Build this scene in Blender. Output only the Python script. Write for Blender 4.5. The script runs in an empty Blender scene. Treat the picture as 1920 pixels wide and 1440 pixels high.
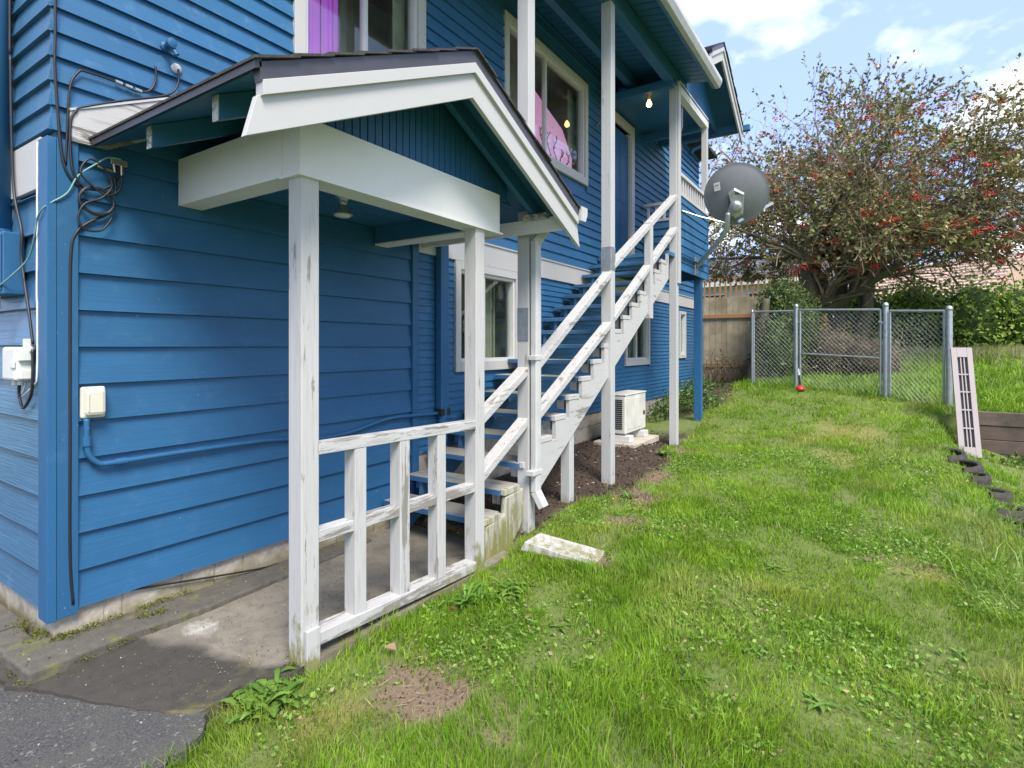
import bpy, math, random
import numpy as np
from mathutils import Vector, Matrix
random.seed(7); rng = np.random.default_rng(7)
R = math.radians
scene = bpy.context.scene
col = scene.collection

# ------------------------------------------------------------------ camera
CAM = Vector((3.679, -1.125, 1.55))
cd = bpy.data.cameras.new('camera'); cam = bpy.data.objects.new('camera', cd); col.objects.link(cam)
cam.location = CAM
cam.rotation_euler = (R(90), 0, R(33.3))
cd.sensor_width = 36; cd.lens = 36 * 1036 / 1920
cd.shift_y = -71 / 1920
cd.clip_end = 2000; cd.clip_start = 0.05
scene.camera = cam

# ------------------------------------------------------------------ light
SUN_EL, SUN_AZ = 53, 126      # azimuth: clockwise from +Y
sdir = Vector((math.sin(R(SUN_AZ)) * math.cos(R(SUN_EL)), math.cos(R(SUN_AZ)) * math.cos(R(SUN_EL)), math.sin(R(SUN_EL))))
ld = bpy.data.lights.new('sun', 'SUN'); ld.energy = 2.6; ld.angle = R(24); ld.color = (1.0, 0.94, 0.85)
sun = bpy.data.objects.new('sun', ld); col.objects.link(sun)
sun.rotation_euler = sdir.to_track_quat('Z', 'Y').to_euler(); sun.location = (6, -4, 12)

world = bpy.data.worlds.new('World'); scene.world = world; world.use_nodes = True
nt = world.node_tree; nt.nodes.clear()
N = nt.nodes.new; L = nt.links.new
out = N('ShaderNodeOutputWorld'); bg = N('ShaderNodeBackground'); sky = N('ShaderNodeTexSky')
sky.sky_type = 'NISHITA'; sky.sun_disc = False; sky.sun_elevation = R(SUN_EL); sky.sun_rotation = R(SUN_AZ)
sky.air_density = 1.0; sky.dust_density = 0.6; sky.ozone_density = 1.6
tc = N('ShaderNodeTexCoord'); sep = N('ShaderNodeSeparateXYZ'); L(tc.outputs['Generated'], sep.inputs[0])
# clouds laid out on a flat layer overhead: direction / (z + k)
den = N('ShaderNodeMath'); den.operation = 'ADD'; L(sep.outputs['Z'], den.inputs[0]); den.inputs[1].default_value = 0.22
dmx = N('ShaderNodeMath'); dmx.operation = 'MAXIMUM'; L(den.outputs[0], dmx.inputs[0]); dmx.inputs[1].default_value = 0.05
dv = N('ShaderNodeVectorMath'); dv.operation = 'DIVIDE'; L(tc.outputs['Generated'], dv.inputs[0]); L(dmx.outputs[0], dv.inputs[1])
cn = N('ShaderNodeTexNoise'); cn.inputs['Scale'].default_value = 2.1; cn.inputs['Detail'].default_value = 8; cn.inputs['Roughness'].default_value = 0.52
cmap = N('ShaderNodeMapping'); cmap.inputs['Location'].default_value = (3.35, 1.4, 0.2)
L(dv.outputs[0], cmap.inputs[0]); L(cmap.outputs[0], cn.inputs['Vector'])
cr = N('ShaderNodeValToRGB'); cr.color_ramp.elements[0].position = 0.485; cr.color_ramp.elements[1].position = 0.62
L(cn.outputs['Fac'], cr.inputs[0])
pale = N('ShaderNodeMixRGB'); pale.inputs[0].default_value = 0.7; pale.inputs[2].default_value = (3.3, 4.4, 8.1, 1)
L(sky.outputs[0], pale.inputs[1])
cmix = N('ShaderNodeMixRGB'); cmix.inputs[2].default_value = (8.4, 8.4, 8.7, 1)
L(cr.outputs[0], cmix.inputs[0]); L(pale.outputs[0], cmix.inputs[1])
L(cmix.outputs[0], bg.inputs[0]); bg.inputs[1].default_value = 0.095
L(bg.outputs[0], out.inputs[0])

vs = scene.view_settings
vs.view_transform = 'Standard'; vs.look = 'None'; vs.gamma = 1; vs.exposure = 1.2
scene.cycles.max_bounces = 8; scene.cycles.transparent_max_bounces = 16
scene.cycles.diffuse_bounces = 4

# ------------------------------------------------------------------ materials
def new_mat(name):
    m = bpy.data.materials.new(name); m.use_nodes = True
    t = m.node_tree; b = t.nodes['Principled BSDF']
    return m, t, b
def coords(t, scale=(1, 1, 1), loc=(0, 0, 0), rot=(0, 0, 0), kind='Object'):
    c = t.nodes.new('ShaderNodeTexCoord'); m = t.nodes.new('ShaderNodeMapping')
    m.inputs['Scale'].default_value = scale; m.inputs['Location'].default_value = loc; m.inputs['Rotation'].default_value = rot
    t.links.new(c.outputs[kind], m.inputs[0]); return m.outputs[0]
def noise(t, vec, scale, detail=4, rough=0.55, dist=0):
    n = t.nodes.new('ShaderNodeTexNoise'); n.inputs['Scale'].default_value = scale; n.inputs['Detail'].default_value = detail
    n.inputs['Roughness'].default_value = rough; n.inputs['Distortion'].default_value = dist
    t.links.new(vec, n.inputs['Vector']); return n.outputs['Fac']
def ramp(t, fac, stops):
    r = t.nodes.new('ShaderNodeValToRGB'); e = r.color_ramp.elements
    while len(e) < len(stops): e.new(0.5)
    for i, (p, c) in enumerate(stops):
        e[i].position = p; e[i].color = (*c, 1) if len(c) == 3 else c
    t.links.new(fac, r.inputs[0]); return r.outputs[0]
def mix(t, fac, a, b, mode='MIX'):
    m = t.nodes.new('ShaderNodeMixRGB'); m.blend_type = mode
    for s, v in ((m.inputs[0], fac), (m.inputs[1], a), (m.inputs[2], b)):
        if isinstance(v, (int, float)): s.default_value = v
        elif isinstance(v, tuple): s.default_value = (*v, 1) if len(v) == 3 else v
        else: t.links.new(v, s)
    return m.outputs[0]
def math_n(t, op, a, b=0.0):
    m = t.nodes.new('ShaderNodeMath'); m.operation = op
    for s, v in ((m.inputs[0], a), (m.inputs[1], b)):
        if isinstance(v, (int, float)): s.default_value = v
        else: t.links.new(v, s)
    return m.outputs[0]
def bump(t, b, h, strength=0.3, dist=0.01):
    n = t.nodes.new('ShaderNodeBump'); n.inputs['Strength'].default_value = strength; n.inputs['Distance'].default_value = dist
    t.links.new(h, n.inputs['Height']); t.links.new(n.outputs[0], b.inputs['Normal'])
def obj_rand(t):
    return t.nodes.new('ShaderNodeObjectInfo').outputs['Random']
BW = ((0, (0, 0, 0)), (1, (1, 1, 1)))

def plain(name, c, rough=0.6, metal=0.0, var=0.12, sc=8, bmp=0.0):
    m, t, b = new_mat(name)
    v = coords(t); n = noise(t, v, sc, 5)
    c0 = tuple(x * (1 - var) for x in c); c1 = tuple(min(1, x * (1 + var)) for x in c)
    t.links.new(ramp(t, n, ((0.3, c0), (0.7, c1))), b.inputs['Base Color'])
    b.inputs['Roughness'].default_value = rough; b.inputs['Metallic'].default_value = metal
    if bmp: bump(t, b, noise(t, v, sc * 6, 4), bmp, 0.004)
    return m

def blue_paint(name, axis, c=(0.022, 0.106, 0.228), grain=0.5, rough=0.46, chalk=0.12):
    """painted boards with embossed grain running along one axis"""
    m, t, b = new_mat(name)
    s = [7, 7, 55]
    if axis == 'Y': sc = (40, 1.6, 55)
    elif axis == 'X': sc = (1.6, 40, 55)
    else: sc = (55, 55, 1.6)
    g = noise(t, coords(t, sc), 1.0, 5, 0.6, 0.9)
    big = noise(t, coords(t, (1, 1, 1)), 1.3, 5, 0.6)
    fine = noise(t, coords(t, (1, 1, 1)), 9, 6, 0.65)
    c0 = tuple(x * 0.82 for x in c); c1 = tuple(x * 1.16 for x in c)
    base = mix(t, big, c0, c1)
    base = mix(t, math_n(t, 'MULTIPLY', obj_rand(t), 0.22), base, tuple(x * 1.35 for x in c))
    wash = ramp(t, fine, ((0.56, (0, 0, 0)), (0.8, (1, 1, 1))))
    base = mix(t, math_n(t, 'MULTIPLY', wash, chalk), base, (0.20, 0.34, 0.48))
    drag = noise(t, coords(t, {'Y': (1, .5, 3), 'X': (.5, 1, 3), 'Z': (3, 3, .5)}[axis]), 1.6, 5, 0.6, 0.5)
    base = mix(t, math_n(t, 'MULTIPLY', ramp(t, drag, ((0.45, (0, 0, 0)), (0.7, (1, 1, 1)))), 0.14), base, tuple(x * 1.8 for x in c))
    spots = ramp(t, noise(t, coords(t), 46, 2, 0.4), ((0.765, (0, 0, 0)), (0.785, (1, 1, 1))))
    base = mix(t, math_n(t, 'MULTIPLY', spots, 0.3), base, (0.4, 0.5, 0.6))
    t.links.new(base, b.inputs['Base Color'])
    t.links.new(math_n(t, 'ADD', math_n(t, 'MULTIPLY', fine, 0.25), rough - 0.1), b.inputs['Roughness'])
    b.inputs['Specular IOR Level'].default_value = 0.38
    bump(t, b, g, grain, 0.004)
    return m

def white_paint(name, axis, peel=0.3, moss=0.0, tint=(0.49, 0.478, 0.46), rot=(0, 0, 0), moss_top=0.55, under=(0.26, 0.235, 0.2), dirt=0.25):
    """white painted lumber: hairline cracks and flakes along the grain, bare grey wood under them, moss low down"""
    m, t, b = new_mat(name)
    sc = {'X': (3, 34, 34), 'Y': (34, 3, 34), 'Z': (34, 34, 3)}[axis]
    g = noise(t, coords(t, sc, rot=rot), 1.0, 6, 0.7, 0.6)
    f = noise(t, coords(t, tuple(x * 0.45 for x in sc), rot=rot), 1.0, 7, 0.75, 0.4)
    patch = noise(t, coords(t, (1, 1, 1)), 2.6, 4, 0.6)
    dn = noise(t, coords(t, (1, 1, 1)), 5.5, 6, 0.7)
    base = mix(t, math_n(t, 'MULTIPLY', ramp(t, dn, ((0.45, (0, 0, 0)), (0.8, (1, 1, 1)))), dirt), tint, (0.42, 0.40, 0.35))
    gs = ramp(t, noise(t, coords(t, tuple(x * 1.6 for x in sc), rot=rot), 1.0, 4, 0.6, 0.3), ((0.50, (0, 0, 0)), (0.66, (1, 1, 1))))
    base = mix(t, math_n(t, 'MULTIPLY', gs, min(0.75, 1.0 * peel)), base, (0.34, 0.33, 0.31))
    th = 0.66 - 0.14 * peel
    pm = math_n(t, 'ADD', f, math_n(t, 'MULTIPLY', math_n(t, 'SUBTRACT', patch, 0.5), 0.35))
    pf = ramp(t, pm, ((th, (0, 0, 0)), (th + 0.025, (1, 1, 1))))
    wood = mix(t, g, tuple(x * 0.4 for x in under), tuple(min(1, x * 1.3) for x in under))
    base = mix(t, math_n(t, 'MULTIPLY', pf, 0.9 if peel > 0 else 0.0), base, wood)
    if moss > 0:
        sp = t.nodes.new('ShaderNodeSeparateXYZ'); t.links.new(coords(t), sp.inputs[0])
        hz = t.nodes.new('ShaderNodeMapRange'); hz.inputs[1].default_value = moss_top; hz.inputs[2].default_value = -0.15
        hz.inputs[3].default_value = -0.25; hz.inputs[4].default_value = 0.32
        t.links.new(sp.outputs['Z'], hz.inputs[0])
        mm = math_n(t, 'ADD', noise(t, coords(t, (9, 9, 3)), 1.4, 6, 0.7), hz.outputs[0])
        mf = ramp(t, mm, ((0.60, (0, 0, 0)), (0.74, (1, 1, 1))))
        base = mix(t, math_n(t, 'MULTIPLY', mf, moss), base, mix(t, g, (0.10, 0.105, 0.02), (0.30, 0.28, 0.09)))
    t.links.new(base, b.inputs['Base Color'])
    b.inputs['Roughness'].default_value = 0.62
    h = mix(t, 0.75, g, pf)
    inv = math_n(t, 'SUBTRACT', 1.0, h)
    bump(t, b, inv, 0.35 if peel > 0.3 else 0.15, 0.004)
    return m

def wood_mat(name, axis, c0, c1, rough=0.8, rot=(0, 0, 0), stain=None):
    m, t, b = new_mat(name)
    sc = {'X': (2.5, 40, 40), 'Y': (40, 2.5, 40), 'Z': (40, 40, 2.5)}[axis]
    g = noise(t, coords(t, sc, rot=rot), 1.0, 6, 0.7, 1.0)
    base = mix(t, g, c0, c1)
    base = mix(t, math_n(t, 'MULTIPLY', obj_rand(t), 0.45), base, tuple(x * 0.6 for x in c0))
    big = noise(t, coords(t, (1, 1, 1)), 2.2, 5, 0.65)
    if stain:
        base = mix(t, math_n(t, 'MULTIPLY', ramp(t, big, ((0.45, (0, 0, 0)), (0.65, (1, 1, 1)))), 0.75), base, stain)
    t.links.new(base, b.inputs['Base Color']); b.inputs['Roughness'].default_value = rough
    bump(t, b, g, 0.5, 0.004)
    return m

M = {}
M['blueY'] = blue_paint('blue_siding_paint', 'Y')
M['blueYn'] = blue_paint('blue_narrow_siding_paint', 'Y', (0.027, 0.12, 0.25), 0.35, 0.45, 0.3)
M['blueYu'] = blue_paint('blue_upper_siding_paint', 'Y', (0.029, 0.12, 0.248), 0.6, 0.5, 0.3)
M['blueX'] = blue_paint('blue_end_siding_lit_paint', 'X', (0.046, 0.138, 0.25), 0.9, 0.30, 0.28)  # lighter than the long wall's blue; its stronger skylight is in the colour
M['blueZ'] = blue_paint('blue_trim_paint', 'Z', (0.022, 0.106, 0.228), 0.15)
M['blueSoffit'] = blue_paint('blue_soffit_paint', 'X', (0.027, 0.12, 0.235), 0.1, 0.35, 0.05)
M['whiteBeamLifted'] = white_paint('white_smooth_beam_paint_lifted_for_shade', 'Y', 0.0, dirt=0.12, tint=(.74, .725, .695))  # tint raised above the other whites to offset shade under the roofs
M['whiteRake'] = white_paint('white_rake_paint', 'Y', 0.06, dirt=0.2, tint=(.475, .465, .45), rot=(-R(25), 0, 0))
M['whiteTrim'] = white_paint('white_trim_paint', 'Y', 0.05, dirt=0.15)
M['whiteZ'] = white_paint('white_post_paint', 'Z', 0.35, 0.95, moss_top=0.45)
M['whiteZt'] = white_paint('white_tall_post_paint', 'Z', 0.12, 0.7, moss_top=0.3, tint=(0.475, 0.472, 0.465))
M['whitePeel'] = white_paint('white_peeling_rail_paint', 'Y', 0.8, 0.7, moss_top=0.12)
M['whiteBal'] = white_paint('white_peeling_baluster_paint', 'Z', 0.5, 0.9, moss_top=0.25)
SL = math.atan(0.61)
M['whiteRail'] = white_paint('white_weathered_stair_rail_paint', 'Y', 0.55, 0.5, rot=(-SL, 0, 0), moss_top=0.6)
M['whiteStr'] = white_paint('white_stringer_paint', 'Y', 0.3, 0.0, rot=(-SL, 0, 0), dirt=0.3)
M['mossWood'] = white_paint('mossy_rotten_board', 'Z', 0.9, 0.9, moss_top=0.7, tint=(.42, .40, .30))
M['weather'] = white_paint('bare_weathered_white_board', 'Y', 0.85, 0, rot=(-R(25), 0, 0), tint=(0.5, 0.49, 0.47), under=(.16,.14,.125))
M['vinyl'] = plain('white_vinyl', (0.58, 0.58, 0.57), 0.4, var=0.05)
M['gutter'] = plain('white_gutter_metal', (0.52, 0.515, 0.50), 0.4, var=0.08)
M['cream'] = plain('cream_plastic', (0.66, 0.62, 0.5), 0.45, var=0.06)
M['greyplastic'] = plain('pale_grey_plastic', (0.66, 0.67, 0.62), 0.5, var=0.05)
M['black'] = plain('black_rubber', (0.018, 0.018, 0.02), 0.45)
M['drip'] = plain('dark_drip_metal', (0.055, 0.052, 0.06), 0.4)
M['galv'] = plain('galvanised_steel', (0.45, 0.47, 0.49), 0.42, 0.75, 0.15, 20)
M['brass'] = plain('dull_brass', (0.42, 0.36, 0.24), 0.35, 0.8)
M['copper'] = plain('pale_green_wire', (0.17, 0.33, 0.32), 0.5)
M['whitewire'] = plain('white_wire', (0.75, 0.75, 0.74), 0.5)
M['dishgrey'] = plain('grey_dish_paint', (0.19, 0.195, 0.21), 0.4, var=0.06)
M['acwhite'] = plain('weathered_appliance_white', (0.62, 0.6, 0.53), 0.5, var=0.14, sc=5)
M['dark'] = plain('dark_void', (0.012, 0.012, 0.014), 0.9)
M['room'] = plain('dim_room', (0.5, 0.49, 0.43), 0.9)
M['curtain'] = plain('beige_curtain', (0.36, 0.34, 0.27), 0.9)
M['shingle'] = plain('asphalt_shingle', (0.055, 0.05, 0.047), 0.95, var=0.4, sc=60, bmp=0.6)
M['red'] = plain('red_plastic', (0.5, 0.02, 0.03), 0.4)
M['bluetoy'] = plain('blue_plastic', (0.03, 0.25, 0.7), 0.4)
M['brick'] = plain('red_brick', (0.3, 0.07, 0.04), 0.85, var=0.3, sc=30)
M['tyre'] = plain('weathered_rubber', (0.05, 0.043, 0.036), 0.8, var=0.35, sc=20, bmp=0.5)
M['tread'] = wood_mat('worn_blue_tread', 'X', (0.028, 0.11, 0.24), (0.05, 0.17, 0.34))
M['picket'] = wood_mat('weathered_picket', 'Z', (0.26, 0.215, 0.14), (0.52, 0.44, 0.31), stain=(0.17, 0.15, 0.075))
M['cedar'] = wood_mat('cedar_rail', 'X', (0.28, 0.13, 0.05), (0.46, 0.25, 0.11))
M['plank'] = wood_mat('brown_timber', 'X', (0.10, 0.068, 0.05), (0.22, 0.16, 0.125), stain=(0.05, 0.04, 0.03))
M['pinkwood'] = white_paint('pale_pink_frame_paint', 'Z', 0.1, 0, tint=(0.36, 0.305, 0.30))
M['bark'] = wood_mat('tree_bark', 'Z', (0.05, 0.042, 0.03), (0.15, 0.125, 0.09), stain=(0.09, 0.09, 0.03))
M['twig'] = plain('twig_bark', (0.20, 0.155, 0.10), 0.8, var=0.4, sc=5)

# worn treads: the front nosing stays blue, the walked-on top is worn to grey wood
def tread_mat():
    m, t, b = new_mat('worn_stair_tread')
    g = noise(t, coords(t, (2.2, 36, 36)), 1.0, 6, 0.7, 0.8)
    geo = t.nodes.new('ShaderNodeNewGeometry'); sp = t.nodes.new('ShaderNodeSeparateXYZ'); t.links.new(geo.outputs['Normal'], sp.inputs[0])
    up = ramp(t, sp.outputs['Z'], ((0.6, (0, 0, 0)), (0.8, (1, 1, 1))))
    w = noise(t, coords(t, (1.6, 5, 5)), 1.2, 5, 0.65)
    w = math_n(t, 'ADD', w, math_n(t, 'MULTIPLY', obj_rand(t), 0.25))
    wf = ramp(t, w, ((0.30, (0, 0, 0)), (0.55, (1, 1, 1))))
    base = mix(t, g, (0.028, 0.115, 0.24), (0.055, 0.18, 0.34))
    worn = mix(t, g, (0.22, 0.205, 0.17), (0.48, 0.44, 0.36))
    f = math_n(t, 'MULTIPLY', up, wf)
    edge = math_n(t, 'MULTIPLY', ramp(t, noise(t, coords(t, (3, 9, 9)), 1.5, 6, 0.7), ((0.62, (0, 0, 0)), (0.67, (1, 1, 1)))), 0.8)
    base = mix(t, math_n(t, 'MAXIMUM', f, edge), base, worn)
    t.links.new(base, b.inputs['Base Color']); b.inputs['Roughness'].default_value = 0.6
    bump(t, b, g, 0.35, 0.003)
    return m
M['treadworn'] = tread_mat()

def glass_mat(name, tint=(0.9, 0.95, 0.92), refl=1.0):
    m, t, b = new_mat(name); t.nodes.remove(b)
    o = t.nodes['Material Output']; tr = t.nodes.new('ShaderNodeBsdfTransparent'); gl = t.nodes.new('ShaderNodeBsdfGlossy')
    tr.inputs[0].default_value = (*tint, 1); gl.inputs['Roughness'].default_value = 0.02
    gl.inputs[0].default_value = (refl, refl, refl, 1)
    fr = t.nodes.new('ShaderNodeLayerWeight'); fr.inputs[0].default_value = 0.5
    mx = t.nodes.new('ShaderNodeMixShader')
    t.links.new(math_n(t, 'ADD', math_n(t, 'MULTIPLY', math_n(t, 'POWER', fr.outputs['Facing'], 4.0), 0.55), 0.05), mx.inputs[0])
    t.links.new(tr.outputs[0], mx.inputs[1]); t.links.new(gl.outputs[0], mx.inputs[2]); t.links.new(mx.outputs[0], o.inputs[0])
    return m
M['glass'] = glass_mat('window_glass')
def emit_mat(name, c, s, base=None):
    m, t, b = new_mat(name); b.inputs['Base Color'].default_value = (*(base or c), 1)
    b.inputs['Emission Color'].default_value = (*c, 1); b.inputs['Emission Strength'].default_value = s
    return m
M['pinkroom'] = emit_mat('pink_glow_panel', (0.80, 0.36, 0.62), 0.24)  # panel emits faintly, standing in for the pink light in the room
M['violet'] = emit_mat('violet_glow_curtain', (0.50, 0.12, 0.62), 0.14)  # fabric glows by itself in place of purple room light
M['bulb'] = emit_mat('lit_bulb', (1.0, 0.55, 0.16), 7)

def concrete_block_mat():
    m, t, b = new_mat('whitewashed_foundation')
    n = noise(t, coords(t), 7, 7, 0.7); n2 = noise(t, coords(t), 2.3, 5, 0.6); n3 = noise(t, coords(t), 40, 4, 0.6)
    base = mix(t, ramp(t, n, ((0.35, (0, 0, 0)), (0.7, (1, 1, 1)))), (0.50, 0.45, 0.37), (0.33, 0.28, 0.21))
    base = mix(t, math_n(t, 'MULTIPLY', ramp(t, n3, ((0.5, (0, 0, 0)), (0.75, (1, 1, 1)))), 0.5), base, (0.62, 0.6, 0.55))
    sp = t.nodes.new('ShaderNodeSeparateXYZ'); t.links.new(coords(t), sp.inputs[0])
    hz = t.nodes.new('ShaderNodeMapRange'); hz.inputs[1].default_value = 0.1; hz.inputs[2].default_value = -0.06
    hz.inputs[3].default_value = -0.05; hz.inputs[4].default_value = 0.3; t.links.new(sp.outputs['Z'], hz.inputs[0])
    mf = ramp(t, math_n(t, 'ADD', n2, hz.outputs[0]), ((0.55, (0, 0, 0)), (0.72, (1, 1, 1))))
    base = mix(t, math_n(t, 'MULTIPLY', mf, 0.75), base, mix(t, n, (0.13, 0.115, 0.03), (0.20, 0.17, 0.09)))
    t.links.new(base, b.inputs['Base Color']); b.inputs['Roughness'].default_value = 0.9
    bump(t, b, n3, 0.6, 0.006); return m
M['found'] = concrete_block_mat()

def slab_mat():
    """porch slab: dry pale concrete below the roof, damp dark stain with a wandering edge where rain reaches"""
    m, t, b = new_mat('stained_concrete')
    v = coords(t); sp = t.nodes.new('ShaderNodeSeparateXYZ'); t.links.new(v, sp.inputs[0])
    n = noise(t, v, 3.0, 7, 0.65); n2 = noise(t, v, 14, 6, 0.7); n3 = noise(t, v, 90, 3, 0.6)
    dry = mix(t, n, (0.13, 0.115, 0.09), (0.29, 0.255, 0.20))
    wet = mix(t, n2, (0.02, 0.0175, 0.014), (0.07, 0.062, 0.05))
    # stain front: Y < 0.13 + bulge, wandering
    e = math_n(t, 'SUBTRACT', sp.outputs['Y'], math_n(t, 'MULTIPLY', sp.outputs['X'], 0.34))
    e = math_n(t, 'SUBTRACT', math_n(t, 'ADD', e, math_n(t, 'MULTIPLY', math_n(t, 'SUBTRACT', noise(t, v, 2.3, 3, 0.45), 0.5), 0.45)), 0.17)
    sf = ramp(t, math_n(t, 'ADD', e, math_n(t, 'MULTIPLY', math_n(t, 'SUBTRACT', n2, 0.5), 0.1)), ((0.0, (1, 1, 1)), (0.085, (0, 0, 0))))
    base = mix(t, math_n(t, 'MULTIPLY', sf, 0.93), dry, wet)
    base = mix(t, math_n(t, 'MULTIPLY', ramp(t, noise(t, v, 7, 7, 0.75), ((0.46, (0, 0, 0)), (0.66, (1, 1, 1)))), 0.5), base, (0.07, 0.062, 0.05))
    crk = ramp(t, noise(t, coords(t, (1, 1, 1)), 3.2, 4, 0.6, 1.5), ((0.494, (0, 0, 0)), (0.5, (1, 1, 1)), (0.506, (0, 0, 0))))
    base = mix(t, math_n(t, 'MULTIPLY', crk, 0.35), base, (0.03, 0.03, 0.02))
    # moss along the outer edge
    mo = ramp(t, math_n(t, 'ADD', noise(t, v, 5, 5, 0.65), math_n(t, 'MULTIPLY', math_n(t, 'SUBTRACT', sp.outputs['X'], 1.0), 0.45)), ((0.55, (0, 0, 0)), (0.7, (1, 1, 1))))
    base = mix(t, math_n(t, 'MULTIPLY', mo, 0.6), base, (0.14, 0.125, 0.04))
    # spilled white paint
    dx = t.nodes.new('ShaderNodeVectorMath'); dx.operation = 'DISTANCE'; t.links.new(v, dx.inputs[0]); dx.inputs[1].default_value = (0.43, 0.55, -0.06)
    pw = math_n(t, 'ADD', math_n(t, 'MULTIPLY', dx.outputs['Value'], -3.2), math_n(t, 'ADD', n2, 0.28))
    base = mix(t, math_n(t, 'MULTIPLY', ramp(t, pw, ((0.42, (0, 0, 0)), (0.75, (1, 1, 1)))), 0.7), base, (0.55, 0.53, 0.48))
    fl = ramp(t, noise(t, v, 60, 2, 0.4), ((0.74, (0, 0, 0)), (0.76, (1, 1, 1))))
    base = mix(t, math_n(t, 'MULTIPLY', fl, 0.55), base, (0.45, 0.42, 0.33))
    t.links.new(base, b.inputs['Base Color'])
    t.links.new(math_n(t, 'SUBTRACT', 0.9, math_n(t, 'MULTIPLY', sf, 0.25)), b.inputs['Roughness'])
    bump(t, b, mix(t, 0.5, n2, n3), 0.45, 0.006); return m
M['slab'] = slab_mat()
def ledge_mat():
    m, t, b = new_mat('mossy_ledge'); v = coords(t); n = noise(t, v, 4, 6, 0.65); n2 = noise(t, v, 16, 6, 0.7)
    base = mix(t, n2, (0.05, 0.045, 0.038), (0.16, 0.145, 0.115))
    base = mix(t, math_n(t, 'MULTIPLY', ramp(t, n, ((0.54, (0, 0, 0)), (0.66, (1, 1, 1)))), 0.8), base, mix(t, n2, (0.09, 0.10, 0.015), (0.2, 0.2, 0.05)))
    fl = ramp(t, noise(t, coords(t, (30, 60, 30)), 1, 2, 0.4), ((0.72, (0, 0, 0)), (0.75, (1, 1, 1))))
    base = mix(t, math_n(t, 'MULTIPLY', fl, 0.6), base, (0.42, 0.4, 0.27))
    t.links.new(base, b.inputs['Base Color']); b.inputs['Roughness'].default_value = 0.9; bump(t, b, n2, 0.8, 0.01); return m
M['ledge'] = ledge_mat()
def asphalt_mat():
    m, t, b = new_mat('asphalt'); v = coords(t); n = noise(t, v, 110, 4, 0.75); n2 = noise(t, v, 4, 5, 0.6)
    base = mix(t, ramp(t, n, ((0.35, (0, 0, 0)), (0.75, (1, 1, 1)))), (0.025, 0.024, 0.024), (0.15, 0.147, 0.142))
    base = mix(t, math_n(t, 'MULTIPLY', ramp(t, n2, ((0.4, (0, 0, 0)), (0.65, (1, 1, 1)))), 0.55), base, (0.10, 0.092, 0.075))
    base = mix(t, math_n(t, 'MULTIPLY', ramp(t, noise(t, v, 38, 3, 0.6), ((0.62, (0, 0, 0)), (0.66, (1, 1, 1)))), 0.5), base, (0.30, 0.29, 0.27))
    t.links.new(base, b.inputs['Base Color']); b.inputs['Roughness'].default_value = 0.9; bump(t, b, n, 0.9, 0.008); return m
M['asphalt'] = asphalt_mat()

def ground_mat():
    m, t, b = new_mat('lawn_soil')
    v = coords(t); n = noise(t, v, 6, 7, 0.7); n2 = noise(t, v, 45, 5, 0.7); n1 = noise(t, v, 1.1, 4, 0.6)
    a = t.nodes.new('ShaderNodeAttribute'); a.attribute_name = 'mask'; sp = t.nodes.new('ShaderNodeSeparateColor'); t.links.new(a.outputs['Color'], sp.inputs[0])
    turf = mix(t, n, (0.085, 0.135, 0.02), (0.22, 0.26, 0.07))
    turf = mix(t, math_n(t, 'MULTIPLY', n1, 0.5), turf, (0.12, 0.14, 0.035))
    dirt = mix(t, n2, (0.13, 0.086, 0.054), (0.31, 0.22, 0.15))
    mulch = mix(t, ramp(t, n2, ((0.35, (0, 0, 0)), (0.7, (1, 1, 1)))), (0.022, 0.015, 0.011), (0.11, 0.075, 0.05))
    base = mix(t, sp.outputs[0], turf, dirt); base = mix(t, sp.outputs[1], base, mulch)
    base = mix(t, sp.outputs[2], base, mix(t, n2, (0.16, 0.15, 0.035), (0.34, 0.30, 0.09)))
    t.links.new(base, b.inputs['Base Color']); b.inputs['Roughness'].default_value = 0.95; bump(t, b, n2, 0.9, 0.02); return m
M['ground'] = ground_mat()

def attr_leaf(name, rough=0.5, trans=0.25, attr='col'):
    """foliage coloured by a per-leaf colour stored on the mesh"""
    m, t, b = new_mat(name)
    a = t.nodes.new('ShaderNodeAttribute'); a.attribute_name = attr
    t.links.new(a.outputs['Color'], b.inputs['Base Color']); b.inputs['Roughness'].default_value = rough; b.inputs['Specular IOR Level'].default_value = 0.25
    o = t.nodes['Material Output']; tl = t.nodes.new('ShaderNodeBsdfTranslucent'); mx = t.nodes.new('ShaderNodeMixShader')
    t.links.new(a.outputs['Color'], tl.inputs[0]); mx.inputs[0].default_value = trans
    t.links.new(b.outputs[0], mx.inputs[1]); t.links.new(tl.outputs[0], mx.inputs[2]); t.links.new(mx.outputs[0], o.inputs[0])
    return m
M['grass'] = attr_leaf('grass_blades', 0.45, 0.35)
M['leaf'] = attr_leaf('leaves', 0.32, 0.15)
M['weed'] = attr_leaf('weed_leaves', 0.4, 0.3)
M['berry'] = plain('red_berry', (0.50, 0.03, 0.022), 0.3, var=0.25, sc=3)
M['flower'] = plain('coral_petal', (0.75, 0.2, 0.12), 0.6, var=0.25)

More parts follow.
